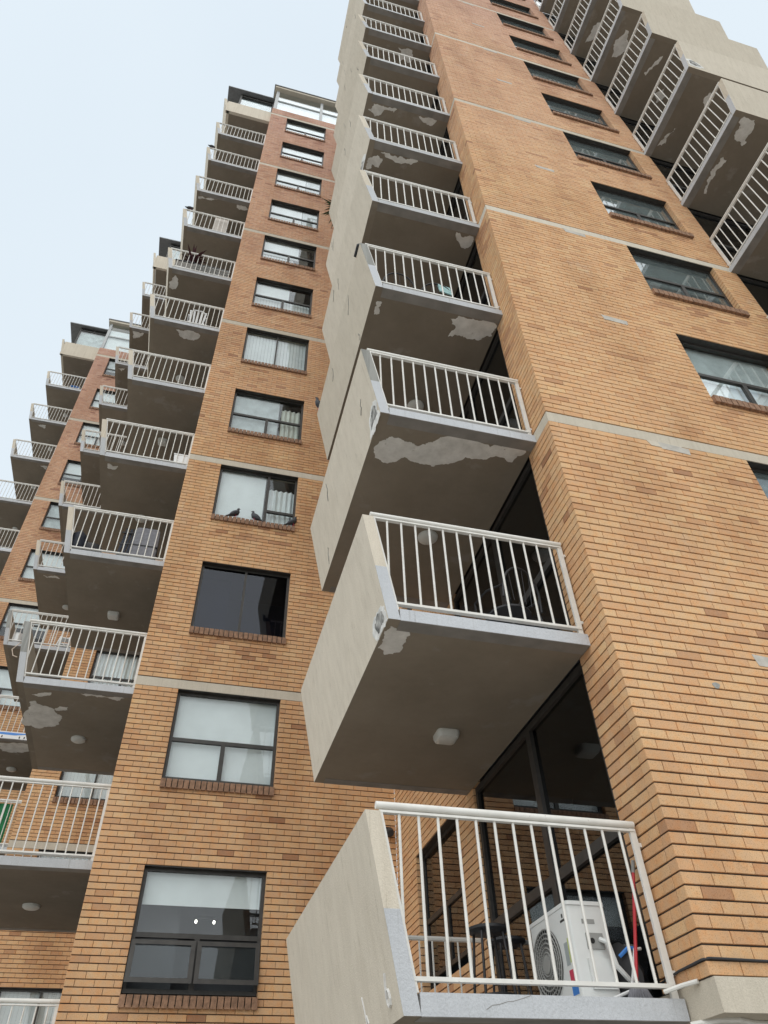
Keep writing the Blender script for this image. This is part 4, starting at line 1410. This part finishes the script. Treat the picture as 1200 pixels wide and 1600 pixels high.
def round_chair(x, y, z, rz, label, mat='black', cloth=None, h=0.82, group=None):
    t_ = thing('patio_chair', label, 'chair', (x, y, z), group, rz)
    W0 = WLD[t_.name]
    f = lambda *p: tuple(W0 @ Vector(p))
    ob('seat', MB().slab([f(0.22 * math.cos(a) * 1.0, 0.21 * math.sin(a), 0.44) for a in [2 * math.pi * i / 20 for i in range(20)]], (0, 0, -0.02)), mat, t_)
    # hoop backrest at +y
    pts = []
    for i in range(17):
        a = math.pi * i / 16
        pts.append(f(0.25 * math.cos(a), 0.20 + 0.06 * math.sin(a), 0.46 + (h - 0.46) * math.sin(a) ** 0.7))
    ob('back_hoop', MB().tube(pts, 0.012, 8), mat, t_, smooth=True)
    for i in range(1, 8):
        a = math.pi * i / 8
        ob('back_wire', MB().tube([f(0.20 * math.cos(a), 0.20 + 0.04 * math.sin(a), 0.44), f(0.25 * math.cos(a), 0.20 + 0.06 * math.sin(a), 0.46 + (h - 0.46) * math.sin(a) ** 0.7)], 0.004, 4), mat, t_)
    for sx_ in (-1, 1):
        ob('armrest', MB().tube([f(0.25 * sx_, 0.20, 0.60), f(0.27 * sx_, 0.0, 0.64), f(0.25 * sx_, -0.20, 0.62), f(0.23 * sx_, -0.22, 0.44)], 0.012, 6), mat, t_, smooth=True)
        ob('leg', MB().tube([f(0.21 * sx_, 0.19, 0.46), f(0.24 * sx_, 0.26, 0.0)], 0.012, 6), mat, t_)
        ob('leg', MB().tube([f(0.21 * sx_, -0.19, 0.46), f(0.23 * sx_, -0.24, 0.0)], 0.012, 6), mat, t_)
    if cloth:
        ob('draped_towel', MB().hexa([f(-0.22, 0.24, 0.56), f(-0.02, 0.28, 0.56), f(-0.02, 0.30, 0.56), f(-0.22, 0.26, 0.56), f(-0.22, 0.20, h - 0.02), f(-0.02, 0.24, h - 0.02), f(-0.02, 0.27, h + 0.0), f(-0.22, 0.23, h + 0.0)]), cloth, t_)
    return t_


round_chair(2.80, 5.30, fz(1), math.radians(200), 'black round-backed metal chair by the dark glass door, on the balcony above the lowest', h=0.86)
round_chair(1.86, 5.32, fz(3), math.radians(182), 'black mesh patio chair next to the solid side panel, two chairs side by side', group='pair of chairs on one balcony')
round_chair(2.48, 5.34, fz(3), math.radians(176), 'black mesh patio chair with a teal towel, right one of two side by side', cloth='teal', group='pair of chairs on one balcony')
ar = thing('drying_rack', 'folded dark drying rack standing right of the two patio chairs', 'drying rack', (3.05, 5.4, fz(3)))
for i in range(7):
    ob('bar', MB().tube([(2.88 + 0.055 * i, 5.25 + 0.02 * i, fz(3)), (2.92 + 0.05 * i, 5.40, fz(3) + 0.82 - 0.03 * i)], 0.009, 5), 'black', ar)
ob('frame', MB().tube([(2.90, 5.40, fz(3) + 0.83), (3.24, 5.40, fz(3) + 0.64)], 0.011, 6), 'black', ar)
cl = tag(ob('dark_cloth', MB().tube([(RX - P_T + 0.02, RY + 0.36, ZK(3) + PT + 0.01), (RX - P_T + 0.0, RY + 0.40, ZK(3) + PT + 0.05), (RX - P_T - 0.0, RY + 0.50, ZK(3) + PT + 0.055), (RX - P_T - 0.02, RY + 0.58, ZK(3) + PT + 0.02)], 0.03, 8, radii=[0.02, 0.035, 0.035, 0.02]), 'rubber', smooth=True),
         'small black cloth lying on top of a side panel, above the two patio chairs', 'cloth')

# things on the middle stack (block L)
BY = LY + 0.333
sc_ = thing('suitcase', 'grey soft suitcase standing behind the railing at the brick corner', 'suitcase', (-1.60, BY + 0.25, fz(3)))
ob('body', MB().loft([[(-1.60 + sx_ * (0.24 + e_), BY + 0.25 + sy_ * (0.13 + e_ * 0.5), z) for sx_, sy_ in ((-1, -0.8), (-0.85, -1), (0.85, -1), (1, -0.8), (1, 0.8), (0.85, 1), (-0.85, 1), (-1, 0.8))] for z, e_ in ((fz(3) + 0.05, -0.02), (fz(3) + 0.09, 0.0), (fz(3) + 0.30, 0.015), (fz(3) + 0.86, 0.0), (fz(3) + 0.90, -0.03))]), 'plum', sc_)
ob('strap', MB().box((-1.86, BY + 0.105, fz(3) + 0.40), (-1.34, BY + 0.40, fz(3) + 0.425)), 'rubber', sc_)
ob('handle', MB().tube([(-1.70, BY + 0.25, fz(3) + 0.89), (-1.70, BY + 0.25, fz(3) + 1.0), (-1.50, BY + 0.25, fz(3) + 1.0), (-1.50, BY + 0.25, fz(3) + 0.89)], 0.01, 6), 'black', sc_)
for sx_ in (-1.78, -1.42):
    ob('wheel', MB().disc((sx_ - 0.015, BY + 0.25, fz(3) + 0.03), (1, 0, 0), 0.03, 0.03, 12), 'rubber', sc_)
wr = thing('folded_frame', 'narrow dark folded frame standing left of the grey suitcase', 'frame', (-2.0, BY + 0.2, fz(3)))
for dx_ in (0.0, 0.09, 0.16):
    ob('upright', MB().bar((-2.08 + dx_, BY + 0.22, fz(3)), (-2.02 + dx_, BY + 0.3, fz(3) + 0.95), 0.03, 0.05), 'navy', wr)
for hz_ in (0.2, 0.5, 0.8):
    ob('rung', MB().bar((-2.10, BY + 0.25, fz(3) + hz_), (-1.86, BY + 0.25, fz(3) + hz_ + 0.02), 0.02, 0.03), 'black', wr)
tag(ob('duffel_bag', blob(-2.86, BY + 0.28, fz(3), 0.16, 0.18, 0.68, 11), 'navy', smooth=True), 'tall black bag in the left corner of the balcony with the suitcase', 'bag')
tag(ob('shopping_bag', blob(-2.56, BY + 0.26, fz(3), 0.17, 0.16, 0.40, 12), 'rubber', smooth=True), 'low crumpled grey and black bag beside the tall black bag', 'bag')

# white moulded plastic chair
pc = thing('plastic_chair', 'white moulded plastic armchair on the balcony just below the dark red plant', 'chair', (-1.82, BY + 0.42, fz(6)))
X, Y, Z = -1.82, BY + 0.44, fz(6)
ob('seat', MB().hexa([(X - 0.22, Y + 0.22, Z + 0.40), (X + 0.22, Y + 0.22, Z + 0.40), (X + 0.20, Y - 0.22, Z + 0.38), (X - 0.20, Y - 0.22, Z + 0.38), (X - 0.22, Y + 0.22, Z + 0.425), (X + 0.22, Y + 0.22, Z + 0.425), (X + 0.20, Y - 0.22, Z + 0.405), (X - 0.20, Y - 0.22, Z + 0.405)]), 'plastic', pc)
for i in range(5):
    xx = X - 0.17 + 0.085 * i
    ob('back_slat', MB().bar((xx, Y - 0.22, Z + 0.40), (xx * 1.0 + (xx - X) * 0.25, Y - 0.32, Z + 0.84), 0.05, 0.015, side=(0, 1, 0)), 'plastic', pc)
ob('back_top', MB().tube([(X - 0.22, Y - 0.30, Z + 0.78), (X - 0.12, Y - 0.33, Z + 0.86), (X + 0.12, Y - 0.33, Z + 0.86), (X + 0.22, Y - 0.30, Z + 0.78)], 0.022, 6), 'plastic', pc)
for s_ in (-1, 1):
    ob('armrest', MB().tube([(X + 0.24 * s_, Y - 0.28, Z + 0.66), (X + 0.27 * s_, Y, Z + 0.65), (X + 0.25 * s_, Y + 0.22, Z + 0.63), (X + 0.24 * s_, Y + 0.25, Z + 0.40)], 0.022, 6), 'plastic', pc)
    ob('leg', MB().bar((X + 0.22 * s_, Y + 0.22, Z + 0.42), (X + 0.25 * s_, Y + 0.26, Z), 0.04, 0.04), 'plastic', pc)
    ob('leg', MB().bar((X + 0.20 * s_, Y - 0.22, Z + 0.42), (X + 0.23 * s_, Y - 0.28, Z), 0.04, 0.04), 'plastic', pc)
tag(ob('storage_tub', MB().hexa([(-1.44, BY + 0.07, fz(4)), (-1.16, BY + 0.07, fz(4)), (-1.16, BY + 0.27, fz(4)), (-1.44, BY + 0.27, fz(4)), (-1.47, BY + 0.06, fz(4) + 0.36), (-1.13, BY + 0.06, fz(4) + 0.36), (-1.13, BY + 0.29, fz(4) + 0.36), (-1.47, BY + 0.29, fz(4) + 0.36)]).box((-1.48, BY + 0.05, fz(4) + 0.36), (-1.12, BY + 0.30, fz(4) + 0.39)), 'plastic'), 'small white plastic tub in the brick corner of a balcony', 'tub')

# planters and lattice screen
pl = thing('planter_box', 'long dark planter box behind the railing, holding a dark red leafy plant', 'planter', (-2.6, BY + 0.2, fz(7)))
ob('trough', MB().box((-2.98 + 0.1, BY + 0.12, fz(7) + 0.28), (-1.30, BY + 0.36, fz(7) + 0.62)), 'strip', pl)
ob('trough_rim', MB().box((-2.90, BY + 0.10, fz(7) + 0.62), (-1.28, BY + 0.38, fz(7) + 0.66)), 'black', pl)
for xx in (-2.8, -2.1, -1.4):
    ob('leg', MB().box((xx - 0.03, BY + 0.14, fz(7)), (xx + 0.03, BY + 0.34, fz(7) + 0.28)), 'black', pl)
ob('soil', MB().box((-2.86, BY + 0.14, fz(7) + 0.655), (-1.32, BY + 0.34, fz(7) + 0.67)), 'dark', pl)


def leaf_blade(p, az, el, ln, w, bend):
    p = Vector(p)
    mb = MB()
    n = 6
    pts = []
    for i in range(n + 1):
        t_ = i / n
        e_ = el - bend * t_
        pts.append(p.copy())
        p = p + Vector((math.cos(az) * math.cos(e_), math.sin(az) * math.cos(e_), math.sin(e_))) * (ln / n)
    sd = Vector((-math.sin(az), math.cos(az), 0))
    vs = []
    for i, q in enumerate(pts):
        ww = w * math.sin(math.pi * (0.12 + 0.86 * i / n)) * 0.5
        vs += [q - sd * ww, q + Vector((0, 0, 0.25 * ww)), q + sd * ww]
    fs = []
    for i in range(n):
        for j in range(2):
            fs.append((i * 3 + j, i * 3 + j + 1, i * 3 + 4 + j, i * 3 + 3 + j))
    mb.quad_mesh(vs, fs)
    return mb


cp = thing('cordyline', 'dark red spiky plant rising over a balcony railing against the sky', 'plant', (-2.45, BY + 0.24, fz(7) + 0.66))
ob('stem', MB().tube([(-2.45, BY + 0.24, fz(7) + 0.66), (-2.43, BY + 0.24, fz(7) + 1.0)], 0.025, 7, radii=[0.03, 0.02]), 'red_leaf', cp)
rnd = random.Random(5)
for i in range(30):
    z_ = fz(7) + 0.8 + 0.2 * rnd.random()
    ob('leaf', leaf_blade((-2.44, BY + 0.24, z_), rnd.uniform(0, 6.28), rnd.uniform(0.1, 1.35), rnd.uniform(0.35, 0.6), 0.07, rnd.uniform(0.2, 1.0)), 'red_leaf', cp)
ls = thing('lattice_screen', 'patterned grey lattice screen panel tied low behind a balcony railing', 'screen', (-1.8, BY + 0.09, fz(7)))
lt = MB()
for i in range(9):
    for j in range(4):
        cx_, cz_ = -2.26 + 0.12 * i, fz(7) + 0.12 + 0.12 * j
        pts = [(cx_ + 0.05 * math.cos(a), BY + 0.085, cz_ + 0.05 * math.sin(a)) for a in [2 * math.pi * q / 10 for q in range(11)]]
        lt.tube(pts, 0.010, 4, caps=False)
        lt.bar((cx_ - 0.06, BY + 0.085, cz_ - 0.06), (cx_ + 0.06, BY + 0.085, cz_ + 0.06), 0.012, 0.012)
ob('lattice', lt, 'grille', ls)
ob('frame', MB().box((-2.33, BY + 0.075, fz(7) + 0.03), (-1.22, BY + 0.095, fz(7) + 0.06)).box((-2.33, BY + 0.075, fz(7) + 0.52), (-1.22, BY + 0.095, fz(7) + 0.55)), 'grille', ls)
tag(ob('foam_board', MB().hexa([(-2.86, BY + 0.075, fz(7) + 0.02), (-2.36, BY + 0.075, fz(7) + 0.02), (-2.36, BY + 0.10, fz(7) + 0.02), (-2.86, BY + 0.10, fz(7) + 0.02), (-2.86, BY + 0.10, fz(7) + 0.27), (-2.36, BY + 0.085, fz(7) + 0.22), (-2.36, BY + 0.11, fz(7) + 0.22), (-2.86, BY + 0.125, fz(7) + 0.27)]), 'plastic'), 'white board lying behind the railing left of the lattice screen', 'board')
cbx = thing('cupboard', 'plain beige cupboard standing in the middle of an upper balcony', 'cupboard', (-1.92, BY + 0.35, fz(8)))
ob('carcass', MB().box((-2.14, BY + 0.18, fz(8) + 0.03), (-1.70, BY + 0.58, fz(8) + 1.45)), 'beige', cbx)
ob('door', MB().box((-2.13, BY + 0.165, fz(8) + 0.05), (-1.925, BY + 0.18, fz(8) + 1.43)), 'beige', cbx)
ob('door', MB().box((-1.915, BY + 0.165, fz(8) + 0.05), (-1.71, BY + 0.18, fz(8) + 1.43)), 'beige', cbx)
ob('plinth', MB().box((-2.12, BY + 0.2, fz(8)), (-1.72, BY + 0.56, fz(8) + 0.03)), 'black', cbx)

# things on the third stack
MYB = MY + 0.333
gb = thing('green_banner', 'green cloth banner with gold print hung behind a balcony railing, far left', 'banner', (-4.3, MYB + 0.075, fz(2)))
fl_ = MB()
n = 24
vs = []
for i in range(n + 1):
    xx = MX - 1.35 + 1.1 * i / n
    vs.append((xx, MYB + 0.075 + 0.012 * math.sin(i * 0.9)))
fl_.quad_mesh([(x_, y_, ZK(2) + 0.02) for x_, y_ in vs] + [(x_, y_, ZK(2) + 0.98) for x_, y_ in vs], [(i, i + 1, n + 2 + i, n + 1 + i) for i in range(n)])
ob('cloth', fl_, 'green', gb, smooth=True)
ob('print', MB().slab([(MX - 0.86 + 0.12 * math.cos(a), MYB + 0.058, ZK(2) + 0.48 + 0.16 * math.sin(a)) for a in [2 * math.pi * i / 16 for i in range(16)]], (0, 0.003, 0)), 'gold', gb)
bbn = thing('printed_banner', 'blue and white printed strip banner tied along a slab edge, far left', 'banner', (-4.8, MYB - 0.02, ZK(3) - 0.17))
ob('sheet', MB().box((MX - 1.78, MYB - 0.010, ZK(3) - 0.17), (MX - 0.38, MYB - 0.006, ZK(3) + 0.02)), 'plastic', bbn)
ob('blue_band', MB().slab([(MX - 1.78, MYB - 0.012, ZK(3) - 0.005), (MX - 1.78, MYB - 0.012, ZK(3) - 0.08), (MX - 1.2, MYB - 0.012, ZK(3) - 0.065), (MX - 0.75, MYB - 0.012, ZK(3) - 0.075), (MX - 0.4, MYB - 0.012, ZK(3) - 0.02), (MX - 0.4, MYB - 0.012, ZK(3) - 0.005)], (0, 0.0015, 0)), 'blue', bbn)
for xx in (-1.25, -1.05, -0.62, -0.5):
    ob('printed_figure', MB().slab([(MX + xx - 0.02, MYB - 0.012, ZK(3) - 0.15), (MX + xx + 0.02, MYB - 0.012, ZK(3) - 0.15), (MX + xx + 0.012, MYB - 0.012, ZK(3) - 0.10), (MX + xx, MYB - 0.012, ZK(3) - 0.085), (MX + xx - 0.012, MYB - 0.012, ZK(3) - 0.10)], (0, 0.0015, 0)), 'ink', bbn)
hs_ = tag(ob('garden_hose', MB().tube([(MX - 1.2, MYB - 0.02, ZK(4) - 0.02), (MX - 1.45, MYB - 0.06, ZK(4) - 0.12), (MX - 1.58, MYB - 0.08, ZK(4) - 0.36), (MX - 1.5, MYB - 0.08, ZK(4) - 0.55), (MX - 1.38, MYB - 0.07, ZK(4) - 0.58)], 0.014, 7), 'orange_tube', smooth=True), 'thin beige hose dangling in a loop from a far left balcony', 'hose')
# small white step stool and pail on the storey-four balcony of the third stack
st_ = thing('step_stool', 'white plastic step stool standing near the brick on a small balcony', 'stool', (MX - 0.35, MYB + 0.25, fz(4)))
for zz, s_ in ((0.45, 0.14), (0.25, 0.18)):
    ob('step', MB().box((MX - 0.35 - s_, MYB + 0.18, fz(4) + zz - 0.02), (MX - 0.35 + s_, MYB + 0.40, fz(4) + zz + 0.01)), 'plastic', st_)
for sx_ in (-1, 1):
    for yy in (0.16, 0.42):
        ob('leg', MB().bar((MX - 0.35 + sx_ * 0.12, MYB + yy, fz(4) + 0.46), (MX - 0.35 + sx_ * 0.2, MYB + yy, fz(4)), 0.035, 0.035), 'plastic', st_)
bk_ = thing('bucket', 'white bucket in the front corner of a small balcony, far left', 'bucket', (MX - 1.62, MYB + 0.2, fz(4)))
ob('pail', MB().tube([(MX - 1.62, MYB + 0.2, fz(4)), (MX - 1.62, MYB + 0.2, fz(4) + 0.34)], 0.13, 16, radii=[0.11, 0.14]), 'plastic', bk_, smooth=True)
ob('rim', MB().tube([(MX - 1.62, MYB + 0.2, fz(4) + 0.34), (MX - 1.62, MYB + 0.2, fz(4) + 0.36)], 0.15, 16), 'plastic', bk_)
tag(ob('speaker_box', MB().box((MX - 1.5, MYB + 0.3, fz(4) + 0.0), (MX - 1.0, MYB + 0.55, fz(4) + 0.38)).box((MX - 1.46, MYB + 0.29, fz(4) + 0.06), (MX - 1.28, MYB + 0.30, fz(4) + 0.32)).box((MX - 1.22, MYB + 0.29, fz(4) + 0.06), (MX - 1.04, MYB + 0.30, fz(4) + 0.32)), 'black'), 'low black box unit behind the railing, left of the white step stool', 'box')
# far stack: folded blue chair
bc = thing('folding_chair', 'blue folding chair on the top railed balcony of the farthest block', 'chair', (FX - 0.6, FY + 0.75, fz(11)))
X, Y, Z = FX - 0.62, FY + 0.75, fz(11)
for s_ in (-0.2, 0.2):
    ob('leg', MB().tube([(X + s_, Y - 0.2, Z), (X + s_, Y + 0.2, Z + 0.85)], 0.014, 6), 'white', bc)
    ob('leg', MB().tube([(X + s_, Y + 0.2, Z), (X + s_, Y - 0.15, Z + 0.48)], 0.014, 6), 'white', bc)
ob('seat', MB().box((X - 0.2, Y - 0.18, Z + 0.43), (X + 0.2, Y + 0.18, Z + 0.45)), 'blue', bc)
ob('backrest', MB().hexa([(X - 0.2, Y + 0.06, Z + 0.55), (X + 0.2, Y + 0.06, Z + 0.55), (X + 0.2, Y + 0.075, Z + 0.55), (X - 0.2, Y + 0.075, Z + 0.55), (X - 0.2, Y + 0.19, Z + 0.84), (X + 0.2, Y + 0.19, Z + 0.84), (X + 0.2, Y + 0.205, Z + 0.84), (X - 0.2, Y + 0.205, Z + 0.84)]), 'blue', bc)

# potted palm leaning out of the back of the nearest stack
pm_ = thing('potted_palm', 'green potted palm with leaves poking out past the side panels of the nearest balcony stack', 'plant', (1.62, 8.02, fz(6)))
ob('pot', MB().tube([(1.62, 8.0, fz(6)), (1.62, 8.0, fz(6) + 0.3)], 0.15, 14, radii=[0.11, 0.16]), 'terracotta', pm_, smooth=True)
ob('trunk', MB().tube([(1.62, 8.0, fz(6) + 0.28), (1.56, 8.06, fz(6) + 0.9), (1.50, 8.12, fz(6) + 1.3)], 0.03, 7), 'beige', pm_)
rnd = random.Random(9)
for i in range(26):
    az = rnd.uniform(0, 6.28) if i > 12 else rnd.uniform(1.6, 4.2)
    ob('leaf', leaf_blade((1.50, 8.12, fz(6) + 1.3), az, rnd.uniform(-0.2, 1.1), rnd.uniform(0.4, 0.65), 0.045, rnd.uniform(0.5, 1.4)), 'leaf', pm_)


# pigeons
def pigeon(x, y, z, rz, label, up=0.0):
    t_ = thing('pigeon', label, 'bird', (x, y, z), 'pigeons on the building', rz)
    W0 = WLD[t_.name]
    PR = Matrix.Translation((0, 0, 0.055)) @ Matrix.Rotation(math.radians(-24), 4, 'Y') @ Matrix.Scale(1.05, 4) @ Matrix.Translation((0, 0, -0.055))
    f0 = lambda *p: W0 @ Vector(p)
    f = lambda *p: W0 @ (PR @ Vector(p))
    rings = []
    spine = [(-0.20, 0.045, 0.012, 0.006), (-0.13, 0.06, 0.030, 0.014), (-0.07, 0.085, 0.050, 0.042), (0.0, 0.105, 0.060, 0.062), (0.06, 0.125, 0.055, 0.060),
             (0.10, 0.155, 0.036, 0.040), (0.115, 0.185, 0.026, 0.028), (0.125, 0.21, 0.026, 0.026), (0.145, 0.222, 0.020, 0.020), (0.165, 0.218, 0.007, 0.007), (0.180, 0.210, 0.002, 0.002)]
    for i, (px_, pz_, ry, rr) in enumerate(spine):
        a0, a1 = spine[max(0, i - 1)], spine[min(len(spine) - 1, i + 1)]
        d = Vector((a1[0] - a0[0], 0, a1[1] - a0[1])).normalized()
        nv = Vector((-d.z, 0, d.x))
        rings.append([f(*(Vector((px_, 0, pz_)) + Vector((0, 1, 0)) * (ry * math.cos(q)) + nv * (rr * math.sin(q)))) for q in [2 * math.pi * j / 12 for j in range(12)]])
    ob('body', MB().loft(rings), 'pigeon', t_, smooth=True)
    for s_ in (-1, 1):
        ob('leg', MB().tube([f0(0.01, 0.025 * s_, 0.07), f0(0.015, 0.025 * s_, 0.0)], 0.005, 5), 'sticker_red', t_)


sz = ZK(4) - 21 * C + 0.13
pigeon(0.07, LY - 0.0, sz, math.radians(20), 'dark pigeon on a window sill, leftmost of the three on that sill')
pigeon(0.49, LY + 0.01, sz, math.radians(160), 'grey pigeon on a window sill, middle of the three on that sill')
pigeon(1.28, LY - 0.01, sz, math.radians(15), 'dark pigeon on a window sill, rightmost of the three on that sill')
pigeon(LX - P_T + 0.22, BY + 0.03, ZK(8) + 1.07, math.radians(30), 'pigeon on a balcony handrail above the balcony with the dark red plant')
pigeon(LX - P_T + 0.20, BY + 0.03, ZK(10) + 1.07, math.radians(30), 'pigeon on the handrail of the second railed balcony below the roof terrace')
pigeon(RX - P_T + 0.02, RY + 0.333 + B_D - 0.12, ZK(3) + PT, math.radians(200), 'dark pigeon perched on the rear end of a beige side panel')
cm = thing('security_camera', 'small dark camera on the brick inner corner behind the lowest balcony', 'camera', (RX - 0.1, LY - 0.1, ZK(1) + 0.4))
ob('dome', MB().tube([(RX - 0.12, LY - 0.02, ZK(1) + 0.50), (RX - 0.12, LY - 0.08, ZK(1) + 0.48), (RX - 0.12, LY - 0.15, ZK(1) + 0.44)], 0.06, 12, radii=[0.05, 0.07, 0.05]), 'rubber', cm, smooth=True)
ob('bracket', MB().box((RX - 0.16, LY - 0.02, ZK(1) + 0.46), (RX - 0.08, LY - 0.001, ZK(1) + 0.58)), 'black', cm)
